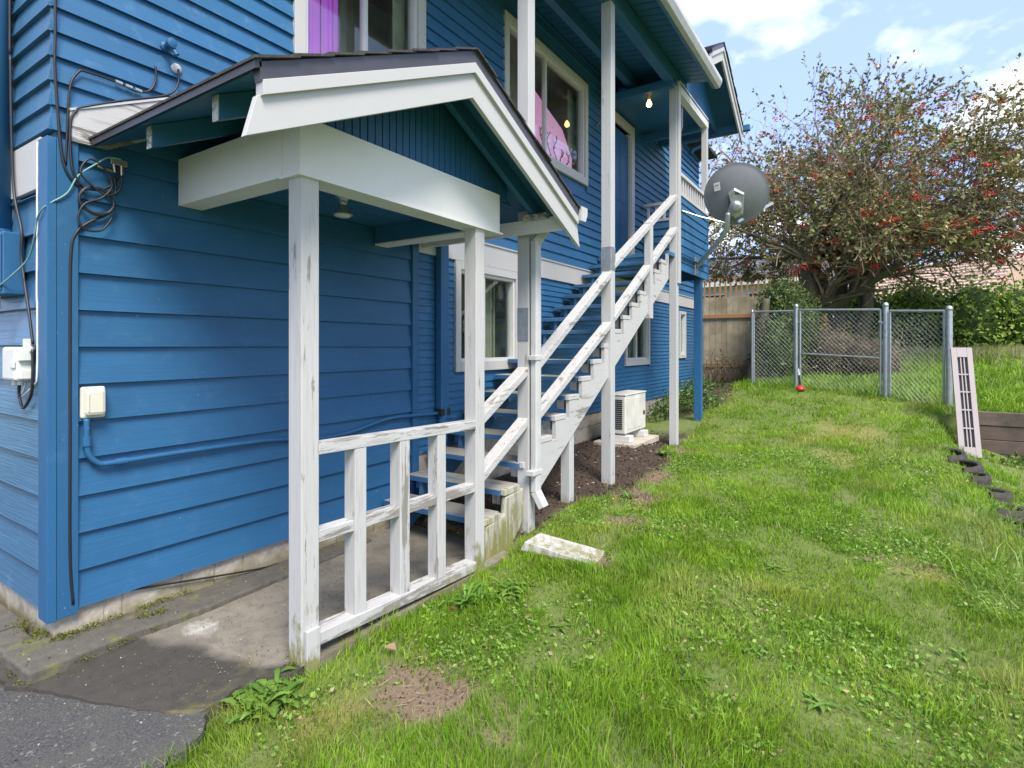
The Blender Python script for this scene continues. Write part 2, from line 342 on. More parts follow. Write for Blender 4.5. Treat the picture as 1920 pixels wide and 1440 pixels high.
# ------------------------------------------------------------------ builders
class MB:
    def __init__(s): s.v = []; s.f = []
    def poly(s, pts, faces):
        k = len(s.v); s.v += [tuple(p) for p in pts]; s.f += [tuple(i + k for i in f) for f in faces]; return s
    def box(s, x0, x1, y0, y1, z0, z1):
        return s.poly([(x0, y0, z0), (x1, y0, z0), (x1, y1, z0), (x0, y1, z0), (x0, y0, z1), (x1, y0, z1), (x1, y1, z1), (x0, y1, z1)],
                      [(0, 3, 2, 1), (4, 5, 6, 7), (0, 1, 5, 4), (1, 2, 6, 5), (2, 3, 7, 6), (3, 0, 4, 7)])
    def beam(s, p, q, w, h, up=(0, 0, 1)):
        p = Vector(p); q = Vector(q); d = (q - p).normalized(); u = Vector(up); sd = d.cross(u).normalized(); u = sd.cross(d)
        pts = []
        for c in (p, q):
            for a, b_ in ((-1, -1), (1, -1), (1, 1), (-1, 1)): pts.append(c + sd * (a * w / 2) + u * (b_ * h / 2))
        return s.poly(pts, [(0, 1, 2, 3), (7, 6, 5, 4), (0, 4, 5, 1), (1, 5, 6, 2), (2, 6, 7, 3), (3, 7, 4, 0)])
    def prism(s, pts2, ax, a0, a1):
        """extrude a 2-D outline along an axis; outline given in the two other axes in x,y,z order"""
        def P(u, w, a): return {'X': (a, u, w), 'Y': (u, a, w), 'Z': (u, w, a)}[ax]
        n = len(pts2); pts = [P(u, w, a0) for u, w in pts2] + [P(u, w, a1) for u, w in pts2]
        f = [tuple(range(n)), tuple(range(2 * n - 1, n - 1, -1))]
        f += [(i, i + n, (i + 1) % n + n, (i + 1) % n) for i in range(n)]
        return s.poly(pts, f)
    def tube(s, path, r, n=6, cap=True, r1=None):
        path = [Vector(p) for p in path]; m = len(path); rings = []
        ref = Vector((0.31, 0.17, 0.93))
        for i, p in enumerate(path):
            d = (path[min(i + 1, m - 1)] - path[max(i - 1, 0)]).normalized()
            a = d.cross(ref)
            if a.length < 1e-3: a = d.cross(Vector((1, 0, 0)))
            a.normalize(); b_ = d.cross(a)
            rr = r[i] if isinstance(r, (list, tuple)) else (r if r1 is None else r + (r1 - r) * i / max(1, m - 1))
            rings.append([p + (a * math.cos(2 * math.pi * k / n) + b_ * math.sin(2 * math.pi * k / n)) * rr for k in range(n)])
        k0 = len(s.v); s.v += [tuple(p) for rg in rings for p in rg]
        for i in range(m - 1):
            for k in range(n):
                s.f.append((k0 + i * n + k, k0 + i * n + (k + 1) % n, k0 + (i + 1) * n + (k + 1) % n, k0 + (i + 1) * n + k))
        if cap:
            s.f.append(tuple(k0 + k for k in range(n))[::-1]); s.f.append(tuple(k0 + (m - 1) * n + k for k in range(n)))
        return s
    def lathe(s, c, axis, prof, n=20, caps=True):
        """profile [(radius, height along axis)] turned round an axis through c"""
        c = Vector(c); ax = Vector(axis).normalized(); a = ax.cross(Vector((0.3, 0.9, 0.2))).normalized(); b_ = ax.cross(a)
        k0 = len(s.v)
        for r, h in prof:
            for k in range(n):
                th = 2 * math.pi * k / n; s.v.append(tuple(c + ax * h + (a * math.cos(th) + b_ * math.sin(th)) * r))
        for i in range(len(prof) - 1):
            for k in range(n): s.f.append((k0 + i * n + k, k0 + i * n + (k + 1) % n, k0 + (i + 1) * n + (k + 1) % n, k0 + (i + 1) * n + k))
        if caps:
            s.f.append(tuple(k0 + k for k in range(n))[::-1]); s.f.append(tuple(k0 + (len(prof) - 1) * n + k for k in range(n)))
        return s

def obj(name, mb, mat, parent=None, bevel=0.0, smooth=False, kind=None):
    me = bpy.data.meshes.new(name)
    me.from_pydata(mb.v, [], mb.f); me.update()
    bm_fix(me)
    if smooth: me.polygons.foreach_set('use_smooth', [True] * len(me.polygons))
    o = bpy.data.objects.new(name, me); col.objects.link(o)
    me.materials.append(M[mat] if isinstance(mat, str) else mat)
    if bevel:
        b = o.modifiers.new('bevel', 'BEVEL'); b.width = bevel; b.segments = 2; b.limit_method = 'ANGLE'
    if parent is not None: adopt(o, parent)
    if kind: o['kind'] = kind
    return o
import bmesh
def bm_fix(me):
    bm = bmesh.new(); bm.from_mesh(me); bmesh.ops.recalc_face_normals(bm, faces=bm.faces); bm.to_mesh(me); bm.free()
def root_loc(o):
    v = Vector(o.location)
    while o.parent is not None:
        o = o.parent
    return v
def world_of(o):
    m = Matrix.Translation(o.location) if o.parent is None else world_of(o.parent) @ o.matrix_parent_inverse @ Matrix.Translation(o.location)
    return m
def adopt(o, parent):
    o.parent = parent; o.matrix_parent_inverse = world_of(parent).inverted()
def tag(o, label, cat, group=None):
    o['label'] = label; o['category'] = cat
    if group: o['group'] = group
    return o
def thing(name, label, cat, loc=(0, 0, 0), group=None):
    o = bpy.data.objects.new(name, None); o.empty_display_size = 0.2; col.objects.link(o); o.location = loc
    return tag(o, label, cat, group)
def smooth_path(pts, sub=6):
    pts = [Vector(p) for p in pts]; o = []
    for i in range(len(pts) - 1):
        p0 = pts[max(i - 1, 0)]; p1 = pts[i]; p2 = pts[i + 1]; p3 = pts[min(i + 2, len(pts) - 1)]
        for k in range(sub):
            t = k / sub
            o.append(0.5 * ((2 * p1) + (p2 - p0) * t + (2 * p0 - 5 * p1 + 4 * p2 - p3) * t * t + (3 * p1 - p0 - 3 * p2 + p3) * t ** 3))
    o.append(pts[-1]); return o

# ------------------------------------------------------------------ terrain
def make_rbf(pts):
    P = np.array(pts, float); n = len(P)
    K = np.linalg.norm(P[:, None, :2] - P[None, :, :2], axis=2)
    A = np.zeros((n + 3, n + 3)); A[:n, :n] = K; A[:n, n] = 1; A[:n, n + 1:] = P[:, :2]; A[n, :n] = 1; A[n + 1:, :n] = P[:, :2].T
    w = np.linalg.solve(A, np.concatenate([P[:, 2], [0, 0, 0]]))
    def f(x, y):
        x = np.asarray(x, float); y = np.asarray(y, float); s = w[n] + w[n + 1] * x + w[n + 2] * y
        for i in range(n): s = s + w[i] * np.hypot(x - P[i, 0], y - P[i, 1])
        return s
    return f
BASEP = [(1.25, .3, -.13), (1.3, 1.4, -.13), (1.3, 2.15, -.11), (1.25, 2.95, -.04), (1.25, 4.8, -.03), (1.25, 7.3, .03), (1.25, 8.75, .285),
         (.7, 6.4, .15), (.05, 5, .08), (.05, 6.5, .1), (.05, 9.6, .2), (.05, 13, .35), (.1, 3.0, -.08), (.6, 3.4, -.05), (.6, 4.6, .03),
         (1.62, 10.8, .77), (2.43, 10.6, .75), (3.83, 10.1, .69), (4.62, 9.5, .61), (.5, 12.6, .68), (3.7, -1, -.13), (2.3, .6, -.15), (6, -1, -.12), (1.5, -2, -.12),
         (-3, -3, -.2), (.6, .8, -.2), (.6, 1.7, -.2), (1.0, 1.5, -.2), (1.0, 2.35, -.2), (.5, 2.4, -.19), (.5, -.35, -.2), (1.0, -.5, -.2), (1.5, -.9, -.18), (.9, -.05, -.19), (3, 4, -.02), (3, 7, .17), (4.2, 5, .05), (4.3, 7, .16), (4.2, 3, -.05), (3.4, 8.6, .34), (1.6, 15, 1.05), (4, 15, 1.25), (8, 15, 1.3), (14, 15, 1.3),
         (0, 22, 1.4), (10, 24, 1.4), (-8, 14, .6), (-8, 4, 0), (20, 4, .2)]
rbf_up = make_rbf(BASEP + [(5.2, 9.2, .62), (7, 9.2, .62), (10, 9.2, .6)])
rbf_lo = make_rbf(BASEP[:-5] + [(4.7, 8.8, .12), (5.3, 5.5, -.12), (5.4, 7.5, -.08), (5.3, 8.9, -.03), (7, 8.9, -.03), (7, 6, -.1), (5.3, 3.5, -.12), (8, 3, -.12), (5.5, 12, .1), (10, 9, -.05)])
def terrain(x, y):
    x = np.asarray(x, float); y = np.asarray(y, float)
    u = rbf_up(x, y); l = rbf_lo(x, y)
    w = np.clip((x - 4.25) / 0.5, 0, 1); w = w * w * (3 - 2 * w); w = np.where(y > 9.03, 0, w)
    z = u * (1 - w) + l * w
    dist = np.hypot(x - 3, y - 5)
    far = np.clip((dist - 14) / 14, 0, 1); z = z * (1 - far) + 1.4 * far * (y > 8) + (-0.1) * far * (y <= 8)
    z = z + 0.012 * np.sin(x * 5.1 + y * 2.3) * np.sin(y * 4.4 - x * 1.7) + 0.006 * np.sin(x * 13 + 1) * np.sin(y * 11)
    return z
def tz(x, y): return float(terrain(np.array([x]), np.array([y]))[0])

def nz(x, y, s, seed):
    r = np.random.default_rng(seed); o = 0
    for k in range(5):
        a = r.uniform(0, 6.28); f = s * (1.7 ** k); ph = r.uniform(0, 6.28, 2)
        o = o + np.sin((x * math.cos(a) + y * math.sin(a)) * f + ph[0] + 1.3 * np.sin((x * math.sin(a) - y * math.cos(a)) * f * 0.7 + ph[1])) * (0.72 ** k)
    return o / 2.6
DIRT = [(1.90, .86, .34, .24), (1.62, .92, .16, .1), (2.02, 1.02, .15, .12), (1.95, 2.70, .14, .12), (1.75, 3.6, .28, .16), (1.6, 4.4, .3, .35), (3.75, 3.75, .26, .07),
        (1.55, 5.2, .18, .3), (1.45, 6.6, .2, .25)]
MOSS = [(3.35, 8.2, .5, .8), (3.3, 6.9, .3, .45), (1.62, .5, .15, .2), (3.9, 3.6, .3, .12), (2.3, 3.6, .25, .12)]
def masks(x, y):
    d = np.zeros_like(x); mo = np.zeros_like(x)
    wob = 0.5 * nz(x, y, 7, 3) + .4 * nz(x, y, 23, 13)
    for cx, cy, rx, ry in DIRT: d = np.maximum(d, np.clip(1.6 * (1.15 + wob - np.hypot((x - cx) / rx, (y - cy) / ry)), 0, 1))
    for cx, cy, rx, ry in MOSS: mo = np.maximum(mo, np.clip(1.2 * (1.1 + wob - np.hypot((x - cx) / rx, (y - cy) / ry)), 0, 1))
    lim = 1.28 + 0.18 * nz(x, y, 2.2, 9) + 0.25 * np.exp(-((y - 5.3) / .8) ** 2)
    mu = np.clip((lim - x) * 6, 0, 1) * np.clip((y - 2.55) * 4, 0, 1) * np.clip((8.0 + 0.4 * nz(x, y, 2, 4) - y) * 2, 0, 1)
    mu2 = np.clip((1.35 + .35 * nz(x, y, 2.5, 5) - x) * 4, 0, 1) * np.clip((y - 8.9) * 2, 0, 1) * np.clip((12.9 - y) * 4, 0, 1)
    mu = np.maximum(mu, mu2 * 0.8)
    return d, mu, mo

def axis_list(a):
    o = []
    for lo, hi, st in a: o += list(np.arange(lo, hi, st))
    return np.array(o + [a[-1][1]])
xs = axis_list([(-120, -20, 20), (-20, -4, 2), (-4, 0, .5), (0, 5.6, .06), (5.6, 10, .25), (10, 24, 1), (24, 140, 12)])
ys = axis_list([(-90, -10, 16), (-10, -2, 1), (-2, 3.0, .06), (3.0, 9.0, .07), (9.0, 9.06, .03), (9.06, 13, .12), (13, 26, .8), (26, 160, 12)])
GX, GY = np.meshgrid(xs, ys); GZ = terrain(GX.ravel(), GY.ravel())
nx, ny = len(xs), len(ys)
me = bpy.data.meshes.new('ground')
idx = np.arange(nx * ny).reshape(ny, nx)
faces = np.stack([idx[:-1, :-1], idx[:-1, 1:], idx[1:, 1:], idx[1:, :-1]], -1).reshape(-1, 4)
me.from_pydata(np.stack([GX.ravel(), GY.ravel(), GZ], 1).tolist(), [], faces.tolist())
me.polygons.foreach_set('use_smooth', [True] * len(me.polygons))
d_, mu_, mo_ = masks(GX.ravel(), GY.ravel())
ca = me.color_attributes.new('mask', 'FLOAT_COLOR', 'POINT')
ca.data.foreach_set('color', np.stack([d_, mu_, mo_ * 0.8, np.ones_like(d_)], 1).ravel().astype(np.float32))
ground = bpy.data.objects.new('ground', me); col.objects.link(ground); me.materials.append(M['ground']); ground['kind'] = 'structure'

# slab, ledge and driveway (sheets with a little thickness)
def sheet(name, pts, z_top, mat, thick=0.15, zfun=None, bev=0.0):
    mb = MB(); n = len(pts)
    top = [(x, y, (zfun(x, y) if zfun else z_top)) for x, y in pts]; bot = [(x, y, z - thick) for x, y, z in top]
    mb.poly(top + bot, [tuple(range(n)), tuple(range(2 * n - 1, n - 1, -1))] + [(i, (i + 1) % n, (i + 1) % n + n, i + n) for i in range(n)])
    o = obj(name, mb, mat, bevel=bev); o['kind'] = 'structure'; return o
def ragged(pts, amp, step=.035, seed=3):
    r_ = random.Random(seed); o = []
    for (x0, y0), (x1, y1) in zip(pts, pts[1:] + pts[:1]):
        ln = math.hypot(x1 - x0, y1 - y0)
        if ln < .01 or ln > 3: o.append((x0, y0)); continue
        m = max(1, int(ln / step)); nx_, ny_ = -(y1 - y0) / ln, (x1 - x0) / ln
        for i in range(m):
            d = r_.gauss(0, amp) if i else 0; o.append((x0 + (x1 - x0) * i / m + nx_ * d, y0 + (y1 - y0) * i / m + ny_ * d))
    return o
def slab_z(x, y): return -0.055 - 0.025 * max(0, x) + (-0.015 if y < 0.2 else 0.0) - 0.02 * max(0, y - 1)
sheet('concrete_slab', ragged([(-.1, -.22), (.2, -.25), (.40, -.15), (.56, -.09), (.83, .015), (1.06, .11), (1.16, .2), (1.13, .34), (1.14, .46), (1.24, .56), (1.25, 1.0), (1.24, 2.62), (-.1, 2.62)], .007), 0, 'slab', 0.12, slab_z)
sheet('asphalt_driveway', ragged([(-9, -7), (2.2, -7), (1.9, -2), (1.5, -.6), (1.28, .12), (1.0, .3), (-9, .3)], .012), -0.098, 'asphalt', 0.05)
sheet('ledge', ragged([(-.34, -.19), (.0, -.2), (.285, -.185), (.287, .02), (.262, .3), (.285, .69), (.24, 1.17), (.2, 1.75), (.16, 2.1), (-.1, 2.1), (-.1, -.05), (-.34, -.05)], .004), -.02, 'ledge', 0.14, lambda x, y: -.018 - 0.022 * max(0, y), 0.012)
sheet('upper_ledge', [(-9, -.21), (-.35, -.19), (-.35, -.02), (-9, -.02)], -.012, 'ledge', 0.14, None, 0.01)

# ------------------------------------------------------------------ house
house = thing('blue_house', 'two storey blue clapboard house with white belt board and window trim', 'house', (0, 0, 0))
Z_BELT0, Z_BELT1 = 2.45, 2.70
YFAR = 13.0
openings_low = [(3.36, 4.60, 1.28, 2.446), (8.05, 9.30, 1.20, 2.22), (11.25, 11.75, 1.28, 2.34)]
openings_up = [(1.45, 2.90, 3.55, 5.1), (4.28, 6.53, 3.98, 5.52), (7.30, 8.49, 2.96, 5.5)]

def wall_core(name, y0, y1, z0, z1, ops, x0=-.12, x1=-.012):
    ysl = sorted({y0, y1, *[v for o in ops for v in (o[0] + .06, o[1] - .06)]}); zsl = sorted({z0, z1, *[v for o in ops for v in (o[2] + .06, o[3] - .06)]})
    mb = MB()
    for a, b_ in zip(ysl[:-1], ysl[1:]):
        for c, e in zip(zsl[:-1], zsl[1:]):
            my, mz = (a + b_) / 2, (c + e) / 2
            if any(o[0] + .06 < my < o[1] - .06 and o[2] + .06 < mz < o[3] - .06 for o in ops): continue
            mb.box(x0, x1, a, b_, c, e)
    return obj(name, mb, 'blueYn', house)
wall_near = wall_core('entry_wall', 0.02, 2.72, .1, 2.72, [])
wall_low = wall_core('lower_wall', 2.72, YFAR, .5, 2.72, openings_low)
wall_up = wall_core('upper_wall', 0.02, YFAR, 2.72, 6.3, openings_up)
wall_end = obj('end_wall', MB().box(-9, -.0, .012, .11, .1, 6.3), 'blueX', house)
obj('rear_core', MB().box(-9, -4, .2, YFAR, 0, 6.2), 'dark', house)
obj('far_end_wall', MB().box(-9, -.012, YFAR - .1, YFAR, .3, 6.3), 'blueX', house)
obj('house_roof', MB().prism([(-9.3, 6.3), (.35, 6.3), (.35, 6.38), (-4.5, 8.9), (-9.3, 6.4)], 'Y', -.4, YFAR + .4), 'shingle', house)

def siding(wall, mat, y0, y1, z0, z1, exp, ops=(), t=0.016, left=False, jit=0.0012, top_limit=None):
    """overlapping wedge boards, one object for every board length"""
    nrow = int(math.ceil((z1 - z0) / exp - 1e-3))
    for i in range(nrow):
        a = z0 + i * exp; b_ = min(a + exp + 0.018, z1); 
        segs = [(y0, y1)]
        for o0, o1, oz0, oz1 in ops:
            if a < oz1 and a + exp > oz0:
                ns = []
                for s0, s1 in segs:
                    if o0 > s0 + .01: ns.append((s0, min(s1, o0)))
                    if o1 < s1 - .01: ns.append((max(s0, o1), s1))
                segs = [s for s in ns if s[1] - s[0] > .02] if not (o1 <= segs[0][0] or o0 >= segs[-1][1]) else segs
        for s0, s1 in segs:
            if s1 - s0 < .03: continue
            tt = t + random.uniform(-jit, jit); dz = random.uniform(-jit, jit); sag = random.uniform(-jit, jit) * 1.5
            pts = []
            for yy, zz in ((s0, dz), (s1, dz + sag)):
                pts += [(-.008, yy, a + zz), (tt, yy, a + zz), (tt - .001, yy, a + zz + .004), (.001, yy, b_), (-.008, yy, b_)]
            if left: pts = [(-y, -x, z) for x, y, z in pts]
            mb = MB().poly(pts, [(0, 1, 2, 3, 4), (9, 8, 7, 6, 5), (0, 5, 6, 1), (1, 6, 7, 2), (2, 7, 8, 3), (3, 8, 9, 4), (4, 9, 5, 0)])
            obj('board', mb, mat, wall)
# entry section: wide boards, both faces
E0 = .115; EX = .2045
siding(wall_near, 'blueY', .102, 2.708, E0, 2.70, EX, t=.029)
siding(wall_end, 'blueX', .10, 7.5, E0 + .01, 2.40, EX, t=.029, left=True)
siding(wall_up, 'blueYu', -.012, YFAR - .05, Z_BELT1 + .005, 6.25, .1315, openings_up, t=.028)
siding(wall_end, 'blueX', -.012, 7.5, Z_BELT1 + .005, 6.25,   .1315, t=.028, left=True)
siding(wall_low, 'blueYn', 2.80, YFAR - .05, .515, Z_BELT0, .0715, openings_low, t=.019, jit=.0018)
# corner boards
obj('corner_board', MB().box(.0, .037, .004, .100, .09, 2.66), 'blueZ', house, .003)
obj('corner_board', MB().box(-.085, .041, -.04, .002, .085, 2.66), 'blueZ', house, .003)
obj('corner_strip', MB().box(-.098, -.086, -.024, .0, .1, 2.64), 'blueZ', house)
obj('section_trim', MB().box(.0, .042, 2.712, 2.797, .1, 2.55), 'blueZ', house, .003)
# belt boards
obj('belt_board', MB().box(-.005, .034, 2.80, YFAR, Z_BELT0, Z_BELT1 - .012), 'whiteTrim', house, .003)
obj('belt_cap', MB().box(-.005, .05, 2.80, YFAR, Z_BELT1 - .012, Z_BELT1 + .004), 'whiteTrim', house)
obj('belt_board', MB().box(-.60, -.10, -.028, .0, 2.41, 2.685), 'whiteTrim', house, .003)
obj('belt_board', MB().box(-7.5, -.75, -.028, .0, 2.41, 2.685), 'whiteTrim', house, .003)
# sloped board where the porch roof meets the wall
sk = MB().prism([(.06, 2.66), (.24, 2.665), (.90, 3.05), (.90, 3.235), (.06, 2.82)], 'X', .021, .05)
obj('roof_skirt_board', sk, 'weather', house)
obj('skirt_flashing', MB().beam((.04, .055, 2.826), (.04, 1.0, 3.292), .034, .012), 'gutter', house)

# foundation blocks, each its own piece
fnd = obj('foundation', MB().box(-.12, -.014, .03, 2.8, -.25, .1).box(-.12, -.014, 2.8, YFAR, -.2, .5).box(-9, -.03, .018, .1, -.3, .1), 'found', house)
def block(y0, y1, z0, z1, left=False):
    g = .004; d = random.uniform(-.006, .006)
    mb = MB()
    if left: mb.box(y0 + g, y1 - g, -.0 - d + .006, .1, z0 + g, z1 - g)
    else: mb.box(-.1, -.004 + d, y0 + g, y1 - g, z0 + g, z1 - g)
    obj('block', mb, 'found', fnd, .006)
yy = .0
for w in (.24, .09, .33, .21, .2, .4, .4, .4, .4):
    block(yy, yy + w, -.2, .112); yy += w
xx = -.01
for w in (.33, .4, .4, .4, .4, .4): block(xx - w, xx, -.2, .118, True); xx -= w
yy = 2.8; row = 0
for zr0, zr1 in ((-.2, .1), (.1, .31), (.31, .512)):
    yy = 2.8 - (row % 2) * .2
    while yy < YFAR:
        block(max(2.8, yy), min(yy + .42, YFAR), zr0, zr1); yy += .42
    row += 1

def window(y0, y1, z0, z1, cells, mat='whiteTrim', trim=.085, room='room', sill=True, extra=None, depth=.8):
    """cased window: trim boards, vinyl sash, panes, room behind"""
    w = obj('window', MB().box(.0, .04, y0, y0 + trim, z0, z1).box(.0, .04, y1 - trim, y1, z0, z1).box(.0, .042, y0 + trim, y1 - trim, z1 - trim, z1).box(.0, .042, y0 + trim, y1 - trim, z0, z0 + trim * 1.2), mat, house, .003)
    a0, a1, b0, b1 = y0 + trim, y1 - trim, z0 + trim * 1.2, z1 - trim
    fr = MB(); s = .035
    fr.box(-.07, .012, a0, a0 + s, b0, b1).box(-.07, .012, a1 - s, a1, b0, b1).box(-.07, .011, a0 + s, a1 - s, b0, b0 + s).box(-.07, .011, a0 + s, a1 - s, b1 - s, b1)
    obj('sash', fr, 'vinyl', w, .002)
    n = len(cells); tot = a1 - a0 - 2 * s; p = a0 + s
    for i, c in enumerate(cells):
        q = p + tot * c
        obj('pane', MB().box(-.030 - .012 * (i % 2), -.026 - .012 * (i % 2), p, q, b0 + s, b1 - s), 'glass', w)
        if i < n - 1: obj('mullion', MB().box(-.055, .002, q - .022, q + .022, b0 + s, b1 - s), 'vinyl', w, .002)
        p = q
    rm = MB(); X0 = -depth
    rm.poly([(-.075, y0 - .3, z0 - .4), (-.075, y1 + .3, z0 - .4), (-.075, y1 + .3, z1 + .25), (-.075, y0 - .3, z1 + .25), (X0, y0 - .3, z0 - .4), (X0, y1 + .3, z0 - .4), (X0, y1 + .3, z1 + .25), (X0, y0 - .3, z1 + .25)],
            [(4, 5, 6, 7), (0, 1, 5, 4), (1, 2, 6, 5), (2, 3, 7, 6), (3, 0, 4, 7)])
    obj('room_interior', rm, room, w)
    if extra: extra(w, a0, a1, b0, b1)
    return w
def curtains(w, a0, a1, b0, b1):
    mb = MB(); k = 16
    c0 = a1 - .42
    for i in range(k):
        y = c0 + (a1 - c0) * i / k; mb.box(-.30 + .02 * math.sin(i * 1.9), -.285 + .02 * math.sin(i * 1.9), y, y + (a1 - c0) / k + .003, b0, b1)
    obj('curtain', mb, 'curtain', w)
    obj('blind', MB().box(-.5, -.48, a0 + .1, a0 + .26, b0 + .2, b1 - .1), 'violet', w) if a0 < 4 else None
def pinkroom(w, a0, a1, b0, b1):
    obj('pink_panel', MB().prism([(a0 + .7, b0 - .05), (a1 - .12, b0 - .05), (a1 - .12, b0 + .28), (a1 - .42, b0 + .62), (a0 + .7, b0 + .95)], 'X', -.145, -.135), 'pinkroom', w)
    obj('blind', MB().box(-.2, -.19, a1 - .14, a1 + .2, b0, b1), 'curtain', w)
    vine = MB()
    for j in range(5):
        y = a0 + 1.05 + j * .19; z = b0 + .05
        path = [(-.132, y, z)]
        for k in range(6): path.append((-.132, y + .05 * math.sin(k * 1.3 + j), z + (k + 1) * (.07 if j < 3 else .045)))
        vine.tube(smooth_path(path, 3), .007, 5)
        for k in range(5):
            a = k * 2.1 + j; c = path[k + 1]
            vine.poly([(-.129, c[1], c[2]), (-.129, c[1] + .04 * math.cos(a), c[2] + .015), (-.129, c[1] + .06 * math.cos(a), c[2] + .05), (-.129, c[1] + .015 * math.cos(a), c[2] + .035)], [(0, 1, 2, 3)])
    obj('vine_decal', vine, 'dark', w)
def purple(w, a0, a1, b0, b1):
    mb = MB()
    for i in range(14):
        y = a0 + .1 + i * .03; mb.box(-.25 + .022 * math.sin(i * 1.7), -.235 + .022 * math.sin(i * 1.7), y, y + .032, b0, b1)
    obj('curtain', mb, 'violet', w)
    obj('blind', MB().box(-.16, -.15, a1 - .16, a1, b0, b1), 'curtain', w)
window(*openings_low[0], (.42, .58), extra=curtains)
window(*openings_low[1], (.5, .5), extra=curtains)
window(*openings_low[2], (1,), trim=.07)
window(*openings_up[0], (.5, .5), extra=purple, trim=.1)
window(*openings_up[1], (.45, .55), extra=pinkroom, trim=.09)
# upper door
y0, y1, z0, z1 = openings_up[2]
dr = obj('door', MB().box(-.07, -.03, y0 + .14, y1 - .16, z0, z1 - .2), 'blueZ', house)
obj('door_casing', MB().box(.0, .034, y0, y0 + .13, z0, z1).box(.0, .034, y1 - .15, y1, z0, z1).box(.0, .036, y0 + .13, y1 - .15, z1 - .16, z1).box(-.11, .012, y1 - .17, y1 - .13, z0, z1 - .14).box(-.11, .012, y0 + .11, y0 + .15, z0, z1 - .14), 'whiteTrim', dr, .003)
pm = MB()
for pz in ((z0 + .2, z0 + .95), (z0 + 1.1, z0 + 2.1)):
    for py in ((y0 + .24, y0 + .54), (y0 + .64, y0 + .94)): pm.box(-.031, -.022, py[0], py[1], pz[0], pz[1])
obj('door_panel', pm, 'blueZ', dr, .004)
obj('door_knob', MB().lathe((-.03, y0 + .24, z0 + 1.0), (1, 0, 0), [(.012, 0), (.012, .03), (.03, .04), (.03, .06), (.012, .07)], 12), 'brass', dr, smooth=True)

# roof above the stairs: boards, beams along the wall, gutter
UR = obj('stair_roof_deck', MB().prism([(-.05, 5.96), (1.62, 5.66), (1.62, 5.69), (-.05, 5.99)], 'Y', 1.2, 7.7), 'blueSoffit', house)
for i in range(46):
    y = 1.22 + i * .141
    obj('soffit_board', MB().prism([(-.04, 5.925), (1.60, 5.63), (1.60, 5.655), (-.04, 5.95)], 'Y', y, y + .128), 'blueSoffit', UR)
obj('stair_roof_shingles', MB().prism([(-.05, 5.995), (1.64, 5.695), (1.64, 5.72), (-.05, 6.02)], 'Y', 1.15, 7.75), 'shingle', house)
obj('roof_beam', MB().box(1.06, 1.19, 1.3, 7.62, 5.47, 5.69), 'blueSoffit', house, .004)
obj('roof_beam', MB().box(.42, .52, 1.3, 7.6, 5.62, 5.82), 'blueSoffit', house, .004)
obj('fascia_board', MB().box(1.585, 1.612, 1.2, 7.7, 5.51, 5.65), 'blueSoffit', house)
gt = MB().prism([(1.614, 5.53), (1.68, 5.53), (1.715, 5.60), (1.715, 5.66), (1.705, 5.66), (1.70, 5.605), (1.674, 5.542), (1.624, 5.542), (1.624, 5.66), (1.614, 5.66)], 'Y', 1.15, 7.75)
obj('upper_gutter', gt, 'gutter', house)
obj('cross_beam', MB().box(.0, 1.19, 7.0, 7.09, 5.40, 5.52), 'blueSoffit', house, .004)
obj('landing_ceiling', MB().box(.0, 1.2, 7.1, 9.1, 5.54, 5.57), 'blueSoffit', house)
obj('cross_beam', MB().box(.0, 1.10, 8.85, 8.95, 5.36, 5.5), 'blueSoffit', house, .004)

# gable roof over the landing
GY0, GAP, GZE, GZA = 8.5, 1.62, 5.70, 6.60
def gable(parent, yc, half, ze, za, x0, x1, left_half=None):
    sl = (za - ze) / half; full = half
    for s in (-1, 1):
        half = left_half if (s < 0 and left_half) else full
        P = lambda h, dz: (yc + s * h, za - sl * h + dz)
        obj('roof_sheathing', MB().prism([P(0, -.03), P(half, -.03), P(half, 0.0), P(0, 0.0)], 'X', x0, x1 - .03), 'blueSoffit', parent)
        n = max(4, int(half / .16))
        for k in range(n):
            h0 = half * k / n; h1 = min(half + .03, half * (k + 1) / n + .03)
            obj('shingle_course', MB().prism([P(h0, .004), P(h1, .014), P(h1, .026), P(h0, .014)], 'X', x0, x1 + random.uniform(.028, .04)), 'shingle', parent)
        obj('rake_board', MB().prism([P(0, -.285), P(half + .05, -.285), P(half + .0, -.13), P(0, -.13)], 'X', x1 - .03, x1), 'whiteRake', parent, .002)
        obj('rake_trim', MB().prism([P(0, -.135), P(half - .015, -.135), P(half - .015, -.072), P(0, -.072)], 'X', x1 - .032, x1 + .022), 'whiteRake', parent, .002)
        obj('drip_edge', MB().prism([P(0, -.076), P(half - .01, -.076), P(half + .0, 0.002), P(0, 0.002)], 'X', x1 - .03, x1 + .016), 'drip', parent)
        obj('eave_drip', MB().prism([P(half - .01, -.022), P(half + .018, -.022), P(half + .022, .012), P(half - .01, .012)], 'X', x0, x1 + .016), 'drip', parent)
    return sl
gable(house, 8.5, 1.60, 5.72, 6.60, .0, 1.56, 0.78)
obj('gable_wall', MB().prism([(7.75, 5.62), (9.85, 5.62), (8.5, 6.38), (7.75, 5.95)], 'X', 1.14, 1.17), 'blueZ', house)
obj('eave_gutter', MB().box(.05, 1.70, 10.05, 10.16, 5.64, 5.75), 'blueSoffit', house, .01)
obj('eave_return', MB().box(.05, 1.55, 9.86, 9.9, 5.6, 5.72), 'blueSoffit', house)
obj('gable_downpipe', MB().tube([(.9, 10.1, 5.65), (.9, 10.0, 5.5), (.75, 9.6, 5.3), (.75, 9.5, 5.2)], .04, 8), 'blueZ', house)

